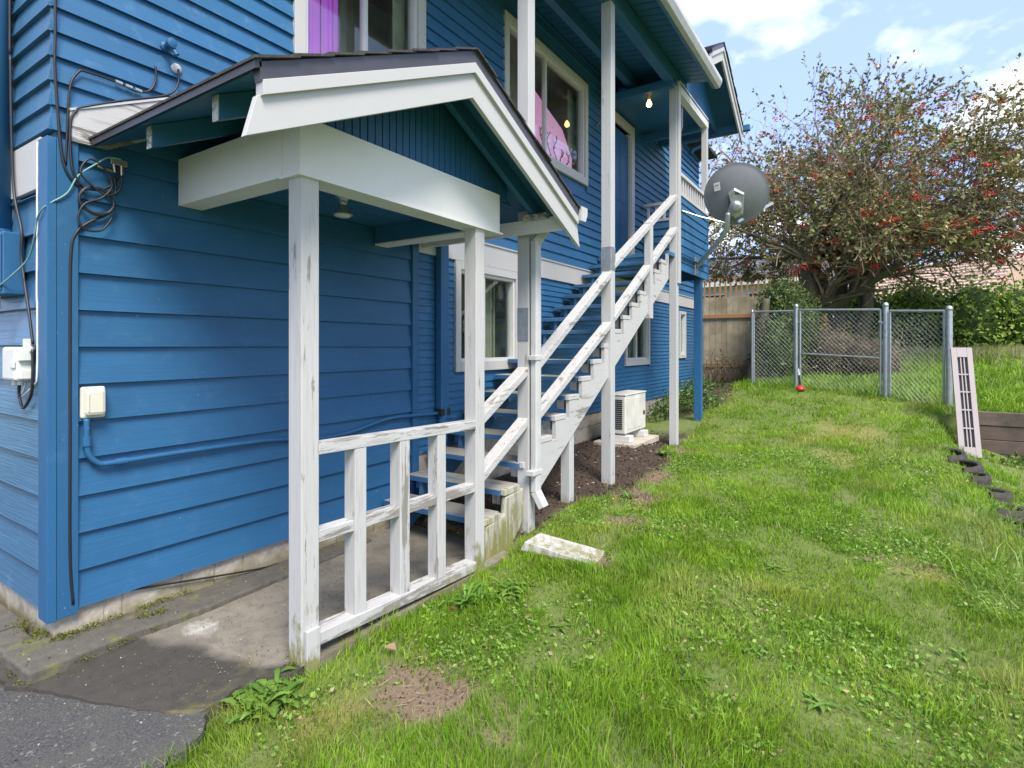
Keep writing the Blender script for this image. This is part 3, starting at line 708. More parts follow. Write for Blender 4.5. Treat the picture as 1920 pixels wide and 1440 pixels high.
# hose bib, blue rain pipe and service pipe on the house
bib = tag(obj('hose_bib', MB().lathe((.02, .545, 3.39), (1, 0, 0), [(.03, 0), (.03, .02), (.018, .03), (.018, .07), (.03, .075), (.03, .1), (.012, .105)], 12).tube([(.08, .545, 3.385), (.10, .56, 3.36), (.11, .575, 3.33)], .016, 8), 'blueZ'), 'small blue capped pipe stub on the upper siding above the porch roof', 'pipe')
rp = thing('rain_pipe', 'blue square rain pipe on the wall left of the ground floor window', 'downpipe', (.06, 3.11, .82))
obj('pipe', MB().box(.03, .10, 3.05, 3.17, .92, 2.60), 'blueZ', rp, .006)
obj('pipe_foot', MB().lathe((.065, 3.11, .60), (0, 0, 1), [(.05, 0), (.05, .34)], 12), 'blueZ', rp, smooth=False)
obj('pipe_collar', MB().box(.022, .112, 3.04, 3.18, .86, .93), 'black', rp, .004)

# ------------------------------------------------------------------ entry porch
porch = thing('entry_porch', 'white gabled entry porch with peeling post and rail on a concrete slab', 'porch', (.6, 1.6, -.06))
PX = 1.235
def post(x1, y0, z0, z1, w=.105, mat='whiteZ', parent=None, name='post'):
    return obj(name, MB().box(x1 - w, x1, y0, y0 + w, z0, z1), mat, parent, .005)
post(1.235, .640, -.13, 2.43, .108, parent=porch)
post(1.235, 2.115, -.16, 2.43, .108, parent=porch)
ft = obj('post_scab', MB().box(1.237, 1.262, .655, .735, -.14, .09), 'whiteBal', porch, .003)
# beams (boxed)
obj('porch_beam', MB().box(1.095, 1.244, .625, 2.41, 2.43, 2.725), 'whiteBeamLifted', porch, .003)
obj('porch_beam', MB().box(.02, 1.092, .625, .775, 2.432, 2.722), 'whiteBeamLifted', porch, .003)
obj('porch_beam', MB().box(.02, 1.092, 2.26, 2.408, 2.432, 2.722), 'whiteBeamLifted', porch, .003)
obj('beam_lining', MB().box(.03, 1.09, 2.252, 2.259, 2.445, 2.60), 'blueSoffit', porch)
obj('beam_bottom_trim', MB().box(1.09, 1.256, .612, 2.44, 2.418, 2.430), 'whiteBeamLifted', porch)
obj('porch_ceiling', MB().box(.02, 1.1, .77, 2.27, 2.60, 2.62), 'blueSoffit', porch)
for i in range(9):
    x = .03 + i * .118
    obj('ceiling_board', MB().box(x, x + .112, .772, 2.262, 2.588, 2.599), 'blueSoffit', porch, .002)
# gable infill of narrow grooved boards
YC, HALF, ZE, ZA = 1.60, 1.43, 2.69, 3.372
slp = (ZA - ZE) / HALF
k = 0; y = .60
while y < 2.60:
    y2 = min(y + .058, 2.6)
    zt = [ZA - slp * abs(a - YC) - .035 for a in (y + .003, y2 - .003)]
    pts = [(y + .003, 2.72), (y2 - .003, 2.72), (y2 - .003, zt[1])]
    if y < YC < y2: pts.append((YC, ZA - .035))
    pts.append((y + .003, zt[0]))
    obj('beadboard', MB().prism(pts, 'X', 1.17, 1.19), 'blueZ', porch, .003)
    y = y2
obj('gable_backing', MB().prism([(.5, 2.70), (2.7, 2.70), (YC, ZA - .03)], 'X', 1.15, 1.168), 'blueZ', porch)
gable(porch, YC, HALF, ZE, ZA, .045, 1.60)
# rafters and their cut tails
for s in (-1, 1):
    for x in (.53, 1.16) if s < 0 else (.53, 1.27):
        P = lambda h, dz: (YC + s * h, ZA - slp * h + dz)
        obj('rafter', MB().prism([P(.0, -.15), P(HALF - .06, -.15), P(HALF - .06, -.032), P(.0, -.032)], 'X', x, x + .05), 'blueSoffit', porch, .003)
        obj('rafter_end', MB().prism([P(HALF - .06, -.15), P(HALF - .056, -.15), P(HALF - .056, -.034), P(HALF - .06, -.034)], 'X', x + .001, x + .049), 'weather', porch)
obj('eave_board', MB().box(.05, 1.56, 2.845, 2.875, 2.495, 2.615), 'whiteBeamLifted', porch, .003)
obj('eave_block', MB().box(1.22, 1.44, 2.78, 2.842, 2.60, 2.64), 'weather', porch, .003)
# front railing
def zr(y, a, b_): return a + (b_ - a) * (y - .748) / (2.115 - .748)
def rail(za0, za1, h, x0, x1, mat='whitePeel'):
    mb = MB().prism([(.748, za0 - h), (2.117, za1 - h), (2.117, za1), (.748, za0)], 'X', x0, x1); obj('rail', mb, mat, porch, .004)
rail(1.04, 1.005, .062, 1.145, 1.235)
for (a, b_) in ((.748, .99), (1.075, 1.345), (1.43, 1.695), (1.78, 2.117)):
    zz = [.575 - .035 * (q - .748) / 1.37 for q in (a, b_)]
    obj('rail', MB().prism([(a, zz[0] - .062), (b_, zz[1] - .062), (b_, zz[1]), (a, zz[0])], 'X', 1.14, 1.225), 'whitePeel', porch, .004)
rail(.045, -.03, .07, 1.13, 1.24)
for yb in (.99, 1.345, 1.695):
    zb = .045 - .075 * (yb - .748) / 1.37; ztp = 1.04 - .062 - .035 * (yb - .748) / 1.37
    obj('baluster', MB().box(1.142, 1.232, yb, yb + .085, zb - .006, ztp), 'whiteBal', porch, .004)
# gutter with downspout
gp = MB().prism([(3.04, 2.60), (3.115, 2.60), (3.15, 2.66), (3.15, 2.715), (3.14, 2.715), (3.136, 2.665), (3.105, 2.612), (3.05, 2.612), (3.05, 2.715), (3.04, 2.715)], 'X', .04, 1.63)
obj('gutter', gp, 'gutter', porch)
obj('gutter_end_cap', MB().prism([(3.04, 2.598), (3.117, 2.598), (3.153, 2.66), (3.153, 2.718), (3.04, 2.718)], 'X', 1.631, 1.637), 'gutter', porch)
dsp = obj('downspout', MB().box(1.205, 1.268, 2.925, 3.012, .29, 2.46), 'gutter', porch, .012)
obj('elbow', MB().beam((1.235, 2.97, 2.44), (1.31, 3.07, 2.62), .06, .085), 'gutter', dsp, .008)
obj('elbow', MB().beam((1.235, 2.97, .30), (1.315, 2.97, .17), .087, .063, (1, 0, 0)), 'gutter', dsp, .008)
obj('strap', MB().box(1.202, 1.275, 2.90, 3.02, 1.43, 1.47), 'gutter', dsp, .003)
obj('strap', MB().box(1.202, 1.275, 2.86, 3.02, .45, .49), 'gutter', dsp, .003)
pl = thing('porch_light', 'metal cone lamp on the blue porch ceiling', 'lamp', (.6, 1.43, 2.58))
obj('canopy', MB().lathe((.6, 1.43, 2.587), (0, 0, -1), [(.055, 0), (.055, .012), (.03, .02), (.03, .035)], 18), 'galv', pl, smooth=True)
obj('socket', MB().lathe((.6, 1.43, 2.552), (0, 0, -1), [(.025, 0), (.027, .01), (.022, .015), (.024, .03)], 16), 'galv', pl, smooth=True)
obj('shade', MB().lathe((.6, 1.43, 2.525), (0, 0, -1), [(.024, 0), (.032, .012), (.068, .065), (.07, .07), (.066, .071)], 22, False), 'galv', pl, smooth=True)
obj('lens', MB().lathe((.6, 1.43, 2.459), (0, 0, -1), [(.064, 0), (.05, .012), (.02, .018)], 20), 'vinyl', pl, smooth=True)

# ------------------------------------------------------------------ staircase
stair = thing('exterior_staircase', 'long weathered white stair with worn blue treads climbing along the wall', 'staircase', (.6, 2.4, -.06))
TR, RI, T0Y, T0Z = .283, .1725, 2.35, .192
NT = 16
for i in range(NT):
    y = T0Y + TR * i; z = T0Z + RI * i
    x1 = 1.10 + random.uniform(-.01, .006); x0 = .05
    tr = obj('tread', MB().box(x0, x1, y - .02, y + .265, z - .045, z), 'treadworn', stair, .005)
    obj('tread_nosing', MB().box(x0 + .001, x1 - .001, y - .024, y - .0185, z - .044, z - .004), 'tread', tr)
    obj('cleat', MB().box(.10, .19, y + .06, y + .22, z - .135, z - .046), 'tread', tr)
    obj('cleat', MB().box(.98, 1.06, y + .05, y + .20, z - .14, z - .046), 'whiteStr' if i > 1 else 'mossWood', tr)
    obj('end_cap', MB().box(1.107, 1.150, y - .012, y + .215, z - .042, z + .008), 'whiteStr' if i > 1 else 'mossWood', tr, .004)
def stringer(x0, x1, mat, lo=0, drop=.27):
    """notched side board"""
    up = []; 
    for i in range(lo, NT):
        y = T0Y + TR * i; z = T0Z + RI * i
        up += [(y + .005, z - RI - .046 if i > lo else z - .11), (y + .005, z - .046)]
    ye = T0Y + TR * NT; ze = T0Z + RI * NT
    up += [(ye, ze - RI - .046), (ye, ze - .05), (ye + .04, ze - .05)]
    m = RI / TR
    bot = [(ye + .04, T0Z + m * (ye + .04 - T0Y) - drop - .17), (T0Y + TR * lo + (.25 if lo == 0 else 0.0), T0Z + m * TR * lo + (m * .25 if lo == 0 else 0) - drop - .17)]
    pts = up + bot
    # extrude as strips (concave outline)
    mb = MB(); f = lambda y: max(-.14, T0Z + m * (y - T0Y) - drop - .17)
    ysx = sorted({p[0] for p in up}); 
    for i in range(lo, NT + 1):
        ya = T0Y + TR * i + .005; yb = T0Y + TR * (i + 1) + .005 if i < NT else T0Y + TR * NT + .045
        zt = T0Z + RI * i - .046
        mb.poly([(x0, ya, f(ya)), (x0, yb, f(yb)), (x0, yb, zt), (x0, ya, zt), (x1, ya, f(ya)), (x1, yb, f(yb)), (x1, yb, zt), (x1, ya, zt)],
                [(0, 1, 2, 3), (7, 6, 5, 4), (0, 4, 5, 1), (2, 6, 7, 3), (3, 7, 4, 0), (1, 5, 6, 2)])
    return obj('stringer', mb, mat, stair)
stringer(1.108, 1.146, 'whiteStr', 2, .27)
stringer(.19, .23, 'tread', 0, .16)
# rotted mossy foot of the outer stringer
mb = MB()
pts = [(2.36, -.16), (2.36, .14), (2.44, .15), (2.62, .17), (2.64, .31), (2.92, .33), (2.92, .06), (2.7, -.14)]
mb.prism(pts, 'X', 1.10, 1.15)
obj('stringer_foot', mb, 'mossWood', stair, .012)
# tall posts
post(1.19, 2.92, -.10, 5.6, .112, 'whiteZt', stair)
post(1.18, 4.72, -.10, 5.6, .12, 'whiteZt', stair)
post(1.184, 7.18, -.04, 5.62, .112, 'whiteZt', stair)
pc = obj('post_cover', MB().box(1.186, 1.212, 7.20, 7.32, 2.5, 5.55), 'whiteZt', stair, .003)
obj('post_plate', MB().box(1.08, 1.19, 2.913, 2.919, 1.60, 1.88), 'galv', stair)
obj('post_plate', MB().box(1.062, 1.18, 4.713, 4.719, 2.42, 2.68).box(1.181, 1.186, 4.725, 4.835, 2.42, 2.68), 'galv', stair)
obj('support_post', MB().box(1.03, 1.13, 3.80, 3.90, -.12, .72), 'whiteZt', stair, .004)
obj('support_post', MB().box(1.10, 1.19, 6.02, 6.12, 1.92, 3.2), 'whiteZt', stair, .004)
def hand(ya, za, yb, zb, w=.105, h=.062, xc=1.135):
    obj('handrail', MB().beam((xc, ya, za), (xc, yb, zb), w, h), 'whiteRail', stair, .004)
hand(2.215, .955, 2.94, 1.345); hand(2.215, .515, 2.94, .905)
hand(3.00, 1.30, 4.73, 2.37); hand(3.00, .86, 4.73, 1.80)
hand(4.82, 2.47, 7.24, 3.83); hand(4.82, 1.86, 7.22, 3.33)
# ------------------------------------------------------------------ landing
land = thing('stair_landing', 'raised stair landing clad in blue boards with a low white balustrade', 'landing', (.6, 8.1, .28))
obj('floor', MB().box(.03, 1.16, 6.90, 8.98, 2.89, 2.95), 'treadworn', land, .004)
obj('floor_joist', MB().box(.05, 1.14, 6.91, 6.95, 2.72, 2.888), 'blueZ', land)
obj('floor_joist', MB().box(.05, 1.14, 8.9, 8.95, 2.72, 2.888), 'blueZ', land)
oc = obj('outer_wall', MB().box(1.13, 1.175, 7.32, 9.0, 2.74, 3.86), 'blueYn', land)
for i in range(9):
    a = 2.72 + i * .1295
    obj('board', MB().poly([(1.17, 7.32, a), (1.194, 7.32, a), (1.178, 7.32, a + .142), (1.17, 7.32, a + .142), (1.17, 9.02, a), (1.194, 9.02, a), (1.178, 9.02, a + .142), (1.17, 9.02, a + .142)],
        [(0, 1, 2, 3), (7, 6, 5, 4), (0, 4, 5, 1), (1, 5, 6, 2), (2, 6, 7, 3), (3, 7, 4, 0)]), 'blueYu', oc)
fw = obj('far_wall', MB().box(.03, 1.13, 8.95, 9.0, 2.95, 3.86), 'blueX', land)
for i in range(7):
    a = 2.95 + i * .1295
    obj('board', MB().poly([(.03, 8.955, a), (.03, 8.93, a), (.03, 8.947, a + .14), (.03, 8.955, a + .14), (1.13, 8.955, a), (1.13, 8.93, a), (1.13, 8.947, a + .14), (1.13, 8.955, a + .14)],
        [(0, 1, 2, 3), (7, 6, 5, 4), (0, 4, 5, 1), (1, 5, 6, 2), (2, 6, 7, 3), (3, 7, 4, 0)]), 'blueX', fw)
obj('corner_trim', MB().box(1.176, 1.2, 9.0, 9.03, 2.71, 3.88), 'blueZ', land)
obj('drip_pipe', MB().tube([(1.215, 7.34, 2.93), (1.215, 8.7, 2.93)], .018, 8), 'blueZ', land)
for zc, h in ((3.885, .05), (4.19, .055)):
    obj('balustrade_rail', MB().box(1.11, 1.20, 7.30, 9.03, zc - h / 2, zc + h / 2), 'whiteTrim', land, .004)
    obj('balustrade_rail', MB().box(.03, 1.10, 8.93, 9.01, zc - h / 2, zc + h / 2), 'whiteTrim', land, .004)
for i in range(12):
    y = 7.42 + i * .135; obj('baluster', MB().box(1.135, 1.175, y, y + .04, 3.91, 4.163), 'whiteTrim', land, .002)
for i in range(7):
    x = .1 + i * .15; obj('baluster', MB().box(x, x + .04, 8.95, 8.99, 3.91, 4.163), 'whiteTrim', land, .002)
obj('upper_post', MB().box(1.10, 1.195, 8.93, 9.025, 4.22, 5.42), 'whiteZt', land, .004)
obj('header', MB().box(1.09, 1.20, 7.32, 9.03, 5.42, 5.60), 'whiteBeamLifted', land, .004)
obj('far_post', MB().box(1.04, 1.165, 8.66, 8.78, .15, 2.735), 'blueZ', land, .005)
lamp = thing('landing_light', 'bare glowing bulb in a ceiling holder above the landing', 'lamp', (.69, 7.38, 5.52))
obj('holder', MB().lathe((.69, 7.38, 5.538), (0, 0, -1), [(.06, 0), (.055, .02), (.03, .04), (.028, .09)], 18), 'brass', lamp, smooth=True)
obj('bulb', MB().lathe((.69, 7.38, 5.446), (0, 0, -1), [(.015, 0), (.03, .03), (.042, .06), (.04, .085), (.022, .105), (.004, .112)], 16), 'bulb', lamp, smooth=True)
wl = thing('wall_spotlight', 'small white jointed fixture on the blue wall right of the big upper window', 'lamp', (.05, 6.85, 5.0))
obj('arm', MB().tube([(.02, 6.88, 5.02), (.1, 6.8, 5.02), (.16, 6.75, 4.97)], .012, 6), 'gutter', wl)
obj('head', MB().lathe((.16, 6.75, 4.97), (.6, -.3, -.6), [(.02, 0), (.035, .03), (.035, .08)], 12), 'gutter', wl)
wc = thing('wind_chime', 'thin hanging wind chime of slim tubes beside the landing post', 'wind chime', (1.12, 7.62, 5.4))
obj('top_disc', MB().lathe((1.12, 7.62, 5.33), (0, 0, -1), [(.035, 0), (.035, .012)], 12), 'cedar', wc)
for k in range(5):
    a = k * 1.26; x = 1.12 + .026 * math.cos(a); y = 7.62 + .026 * math.sin(a)
    obj('chime_tube', MB().tube([(x, y, 5.30), (x, y, 4.98 - .03 * k)], .005, 6), 'galv', wc)
obj('cord', MB().tube([(1.12, 7.62, 5.42), (1.12, 7.62, 4.72)], .003, 5), 'black', wc)
obj('sail', MB().box(1.10, 1.14, 7.617, 7.623, 4.62, 4.72), 'cedar', wc)

# ------------------------------------------------------------------ satellite dish
dish = thing('satellite_dish', 'round grey satellite dish seen from behind on a bent steel arm', 'satellite dish', (1.2, 8.2, 2.87))
dc = Vector((1.926, 7.7, 3.836)); ax = Vector((-1.60, 8.9, 3.6)).normalized()
prof = [(.455 * t_, .10 * t_ * t_) for t_ in (0.001, .15, .3, .45, .6, .75, .88, 1.0)]
prof2 = prof + [(.462, .098), (.462, .108), (.448, .112)] + [(.45 * t_, .10 * t_ * t_ + .008) for t_ in (.9, .7, .5, .3, .15, .001)]
obj('reflector', MB().lathe(dc - ax * .05, ax, prof2, 48, False), 'dishgrey', dish, smooth=True)
upv = (Vector((0, 0, 1)) - ax * ax.z).normalized(); rt = ax.cross(upv).normalized()
def dp(u, w, d): return dc + rt * u + upv * w + ax * d
bk = MB()
bk.poly([dp(-.11, .05, -.058), dp(.12, .02, -.058), dp(.1, -.3, -.05), dp(-.02, -.36, -.05), dp(-.13, -.25, -.05), dp(-.02, .11, -.058),
         dp(-.10, .03, -.10), dp(.11, .0, -.10), dp(.09, -.28, -.10), dp(-.02, -.33, -.10), dp(-.12, -.23, -.10), dp(-.02, .08, -.10)],
        [(6, 7, 8, 9, 10, 11), (5, 1, 7, 11), (1, 2, 8, 7), (2, 3, 9, 8), (3, 4, 10, 9), (4, 0, 6, 10), (0, 5, 11, 6)])
obj('bracket', bk, 'galv', dish, .008)
obj('clamp', MB().lathe(dp(-.0, -.16, -.10), -ax, [(.085, 0), (.085, .05), (.06, .07), (.05, .10), (.02, .105)], 18), 'galv', dish, smooth=False)
for u, w in ((-.09, .03), (.1, 0), (.08, -.26), (-.1, -.22)):
    obj('bolt', MB().lathe(dp(u, w, -.10), -ax, [(.014, 0), (.014, .03)], 6), 'galv', dish)
arm = smooth_path([(1.215, 8.2, 2.87), (1.42, 8.02, 3.02), (1.66, 7.83, 3.20), (1.78, 7.72, 3.34), (1.83, 7.62, 3.56)], 5)
obj('arm', MB().tube(arm, .038, 12), 'galv', dish, smooth=True)
obj('foot_plate', MB().box(1.194, 1.212, 8.12, 8.28, 2.72, 3.02), 'galv', dish, .004)
obj('strut', MB().tube([(1.2, 7.42, 3.63), (1.46, 7.52, 3.52), (1.78, 7.66, 3.42)], .014, 8), 'galv', dish)
obj('strut', MB().tube([(1.2, 8.85, 3.42), (1.5, 8.3, 3.42), (1.78, 7.72, 3.44)], .012, 8), 'galv', dish)
stk = MB().poly([dp(-.315, .20, -.0235), dp(-.225, .22, -.0235), dp(-.215, .10, -.035), dp(-.30, .08, -.035)], [(0, 1, 2, 3)])
stko = obj('sticker', stk, 'vinyl', dish)
for j in range(2):
    s0 = .175 - j * .055
    obj('print_line', MB().poly([dp(-.298 + .004 * j, s0 - .004, -.032), dp(-.24 + .004 * j, s0 + .009, -.032), dp(-.239 + .004 * j, s0 - .008, -.033), dp(-.297 + .004 * j, s0 - .02, -.033)], [(0, 1, 2, 3)]), 'dishgrey', stko)
obj('feed_arm', MB().beam(dp(.02, -.4, -.04), dp(.52, -.25, .5), .04, .04), 'galv', dish)

# ------------------------------------------------------------------ heat pump on blocks
ac = thing('heat_pump', 'cream outdoor heat pump unit under the stairs with louvred side', 'heat pump', (.55, 6.75, .26))
obj('casing', MB().box(.40, .70, 6.36, 7.20, .285, .835), 'acwhite', ac, .018)
obj('lid', MB().box(.392, .708, 6.352, 7.208, .835, .858), 'acwhite', ac, .008)
obj('front_panel', MB().box(.70, .706, 6.44, 6.98, .34, .79), 'acwhite', ac, .003)
for i in range(15):
    z = .36 + i * .029
    obj('louvre', MB().box(.43, .655, 6.350, 6.359, z, z + .013), 'dark', ac)
obj('handle_recess', MB().box(.70, .704, 7.08, 7.15, .5, .56), 'dark', ac)
for y in (6.36, 6.98):
    o = tag(obj('support_block', MB().box(.34, .76, y, y + .17, .17, .262), 'vinyl', bevel=.006), 'white painted block carrying the %s end of the heat pump' % ('stair side' if y < 6.5 else 'fence side'), 'block')
    tag(o, 'white painted block under the %s of the heat pump' % ('louvred end' if y < 6.5 else 'plain far end'), 'block')
    obj('foot', MB().box(.42, .68, y + .05, y + .12, .262, .286), 'galv', ac)
tag(obj('paver_pad', MB().box(.25, .88, 6.25, 7.3, .08, .168), 'found', bevel=.01), 'flat concrete paver lying in the mulch below the heat pump', 'paver')

# ------------------------------------------------------------------ wall fittings
ob = thing('outlet_cover', 'cream weatherproof outlet cover beside the house corner', 'outlet', (.05, .17, 1.24))
obj('box', MB().box(.018, .045, .108, .226, 1.15, 1.325), 'cream', ob, .012)
obj('bubble', MB().box(.045, .085, .118, .216, 1.165, 1.315), 'cream', ob, .02)
obj('latch', MB().box(.086, .09, .125, .133, 1.19, 1.29), 'cream', ob, .002)
cp = thing('conduit', 'blue painted conduit curving along the lap siding below the outlet', 'conduit', (.04, .13, .87))
obj('pipe', MB().tube(smooth_path([(.045, .135, 1.15), (.045, .135, 1.04), (.045, .145, .95), (.045, .19, .895), (.045, .26, .885), (.045, .6, .885), (.045, 1.14, .878), (.045, 1.38, .862), (.045, 1.65, .83), (.045, 1.95, .835), (.045, 2.3, .89), (.045, 2.5, .905), (.06, 2.8, .895), (.06, 3.05, .885)], 5), .016, 8), 'blueZ', cp, smooth=True)
obj('coupling', MB().tube([(.045, .135, 1.05), (.045, .135, 1.0)], .022, 10), 'blueZ', cp)
obj('coupling', MB().tube([(.045, .27, .885), (.045, .33, .885)], .02, 10), 'blueZ', cp)
ep = thing('electrical_panel', 'blue painted electrical panel on the end wall below a service pipe', 'electrical panel', (-.6, -.05, 1.83))
obj('cabinet', MB().box(-.85, -.36, -.115, -.02, 1.84, 2.19), 'blueZ', ep, .006)
obj('cover', MB().box(-.84, -.375, -.122, -.116, 1.86, 2.175), 'blueZ', ep, .003)
obj('knockout', MB().lathe((-.43, -.121, 1.93), (0, -1, 0), [(.042, 0), (.042, .003), (.037, .003), (.037, .001)], 24), 'blueZ', ep)
obj('service_pipe', MB().tube([(-.60, -.075, 2.19), (-.60, -.075, 6.0)], .06, 16), 'blueZ', ep, smooth=True)
obj('pipe_hub', MB().tube([(-.60, -.075, 2.19), (-.60, -.075, 2.23)], .07, 16), 'blueZ', ep)
tb = thing('telephone_box', 'pale grey telephone box with cables on the end wall', 'utility box', (-.3, -.05, 1.36))
obj('box', MB().box(-.42, -.215, -.105, -.02, 1.36, 1.545), 'greyplastic', tb, .014)
obj('hinge_block', MB().box(-.213, -.19, -.09, -.03, 1.47, 1.53), 'greyplastic', tb, .004)
obj('hinge_block', MB().box(-.213, -.19, -.085, -.03, 1.37, 1.42), 'greyplastic', tb, .004)
obj('latch', MB().box(-.26, -.21, -.112, -.10, 1.43, 1.47), 'greyplastic', tb, .004)
obj('clip', MB().box(-.25, -.22, -.06, -.03, 1.545, 1.59).box(-.214, -.17, -.05, -.03, 1.52, 1.55), 'greyplastic', tb, .003)
obj('gland', MB().tube([(-.36, -.06, 1.36), (-.36, -.06, 1.33)], .018, 10).tube([(-.28, -.06, 1.36), (-.28, -.06, 1.335)], .014, 10), 'greyplastic', tb)
def cableX(pts, x, r, mat, label, cat='cable'):
    return tag(obj('cable', MB().tube(smooth_path([(x, p[0], p[1]) if len(p) == 2 else p for p in pts], 5), r, 6), mat, smooth=True), label, cat)
cableX([(-.006, 3.6), (-.006, 3.219), (-.008, 3.048), (.003, 2.826), (.017, 2.631), (.033, 2.521), (.064, 2.457), (.107, 2.425), (.194, 2.425), (.264, 2.478), (.291, 2.546), (.270, 2.580)], .045, .007, 'black', 'black cable dropping down the house corner and looping to the splitter')
cableX([(.042, 2.525), (.049, 2.714), (.061, 2.949), (.097, 3.045), (.133, 3.066), (.288, 3.068), (.384, 3.053), (.456, 3.087), (.488, 3.164), (.488, 3.245)], .036, .0065, 'black', 'black cable arching over the upper siding with an inline connector')
cableX([(.109, 2.426), (.068, 2.503), (.056, 2.644), (.061, 2.775), (.084, 2.827), (.109, 2.856), (.315, 2.971), (.545, 3.089), (.607, 3.179), (.610, 3.274)], .054, .0065, 'black', 'black cable following the sloped skirt board up to a white wall cap')
coil = [(.181 + .082 * math.cos(a * .42), 2.359 + .072 * math.sin(a * .42) + .004 * math.sin(a)) for a in range(46)]
cableX([(.264, 2.52), (.272, 2.43)] + coil[2:] , .05, .0075, 'black', 'coiled loop of black cable under the porch eave')
cableX([(.30, 2.53), (.285, 2.44), (.22, 2.40), (.15, 2.44), (.10, 2.50), (.14, 2.58), (.21, 2.55), (.25, 2.46), (.20, 2.38), (.12, 2.33), (.09, 2.25), (.12, 2.19), (.2, 2.2), (.25, 2.28)], .062, .006, 'black', 'tangled thin black cable under the splitter above the coiled loop')
cableX([(.267, 2.347), (.232, 2.297), (.143, 2.232), (.087, 2.164), (.066, 2.068), (.061, 1.807), (.061, 1.114), (.061, .421), (.075, .147)], .036, .008, 'black', 'long black cable running straight down the corner board')
cableX([(.297, .126), (.603, .068), (1.135, -.029), (1.388, -.056), (1.878, -.086)], .014, .006, 'black', 'black cable lying along the foundation blocks')
def cableY(pts, y, r, mat, label): return tag(obj('cable', MB().tube(smooth_path([(p[0], y, p[1]) for p in pts], 5), r, 6), mat, smooth=True), label, 'cable')
cableY([(-.53, 5.0), (-.53, 3.405), (-.52, 3.211), (-.50, 2.795), (-.46, 2.441), (-.335, 2.2), (-.33, 2.029), (-.212, 1.724), (-.155, 1.56)], -.042, .008, 'black', 'black cable passing the electrical panel down to the telephone box')
cableY([(-.36, 1.335), (-.36, 1.273), (-.305, 1.205), (-.228, 1.237), (-.165, 1.300), (-.145, 1.403), (-.15, 1.533)], -.045, .008, 'black', 'black cable hanging in a loop below the telephone box')
cableY([(-.109, 2.653), (-.112, 2.459), (-.112, 2.118), (-.118, 1.834), (-.11, 1.747), (-.112, 1.404), (-.16, 1.337), (-.38, 1.256), (-.325, 1.30), (-.285, 1.345)], -.036, .005, 'whitewire', 'thin white cable along the corner board to the telephone box')
tag(obj('cable', MB().tube(smooth_path([(.06, .297, 2.623), (.06, .231, 2.614), (.062, .180, 2.569), (.055, .093, 2.479), (.048, .046, 2.374), (.04, -.02, 2.31), (.0, -.05, 2.27), (-.07, -.05, 2.223), (-.1, -.05, 2.149), (-.2, -.05, 2.03), (-.30, -.10, 1.93), (-.40, -.13, 1.87), (-.43, -.12, 1.82)], 5), .0045, 6), 'copper', smooth=True), 'thin pale green ground wire from the splitter to the electrical panel', 'wire')
sp_ = thing('cable_splitter', 'small brass cable splitter on the wall under the porch eave', 'splitter', (.05, .29, 2.6))
obj('body', MB().box(.04, .06, .245, .33, 2.585, 2.62), 'brass', sp_, .003)
obj('terminal', MB().tube([(.055, .26, 2.585), (.058, .265, 2.54)], .008, 8).tube([(.055, .30, 2.585), (.058, .30, 2.53)], .008, 8).tube([(.055, .18, 2.555), (.055, .255, 2.545)], .008, 8), 'brass', sp_)
cc = thing('inline_connector', 'silver inline cable connector on the upper siding', 'connector', (.03, .33, 3.06))
for q in range(3): obj('barrel', MB().tube([(.036, .275 + .05 * q, 3.069 - .003 * q), (.036, .31 + .05 * q, 3.067 - .003 * q)], .012, 8), 'galv', cc)
tag(obj('cable_entry', MB().lathe((.022, .61, 3.285), (1, 0, 0), [(.032, 0), (.03, .012), (.012, .018)], 18), 'vinyl', smooth=True), 'round white cable entry cap on the upper siding', 'cap')
gc = thing('ground_clamp', 'small brass clamp hanging below the electrical panel', 'clamp', (-.43, -.12, 1.75))
obj('jaw', MB().box(-.45, -.41, -.14, -.11, 1.76, 1.83), 'brass', gc, .004)
obj('screw', MB().tube([(-.43, -.125, 1.77), (-.42, -.125, 1.72)], .01, 8), 'brass', gc)


# ------------------------------------------------------------------ yard objects
sb = thing('splash_block', 'white mossy trough shaped splash block lying in the grass by the downspout', 'splash block', (1.66, 2.68, -.05))
SBR = Matrix.Translation((1.655, 2.67, tz(1.66, 2.67) + .015)) @ Matrix.Rotation(R(2), 4, 'Z') @ Matrix.Rotation(R(3), 4, 'Y')
def xf(mb, m): mb.v = [tuple(m @ Vector(p)) for p in mb.v]; return mb
M['splash'] = white_paint('mossy_trough_paint', 'X', 0.3, 0.8, moss_top=0.3, dirt=.5)
t0 = MB().poly([(-.30, -.14, -.02), (.29, -.14, -.02), (.29, .14, -.02), (-.30, .14, -.02), (-.27, -.125, .05), (.29, -.15, .03), (.29, .15, .03), (-.27, .125, .05),
                (-.25, -.10, .048), (.29, -.125, .028), (.29, .125, .028), (-.25, .10, .048), (-.24, -.085, .015), (.29, -.11, .0), (.29, .11, .0), (-.24, .085, .015)],
               [(0, 3, 2, 1), (0, 1, 5, 4), (3, 0, 4, 7), (2, 3, 7, 6), (4, 5, 9, 8), (7, 4, 8, 11), (6, 7, 11, 10), (8, 9, 13, 12), (11, 8, 12, 15), (10, 11, 15, 14), (12, 13, 14, 15), (1, 2, 14, 13), (1, 13, 9, 5), (2, 6, 10, 14)])
obj('trough', xf(t0, SBR), 'splash', sb, .005)

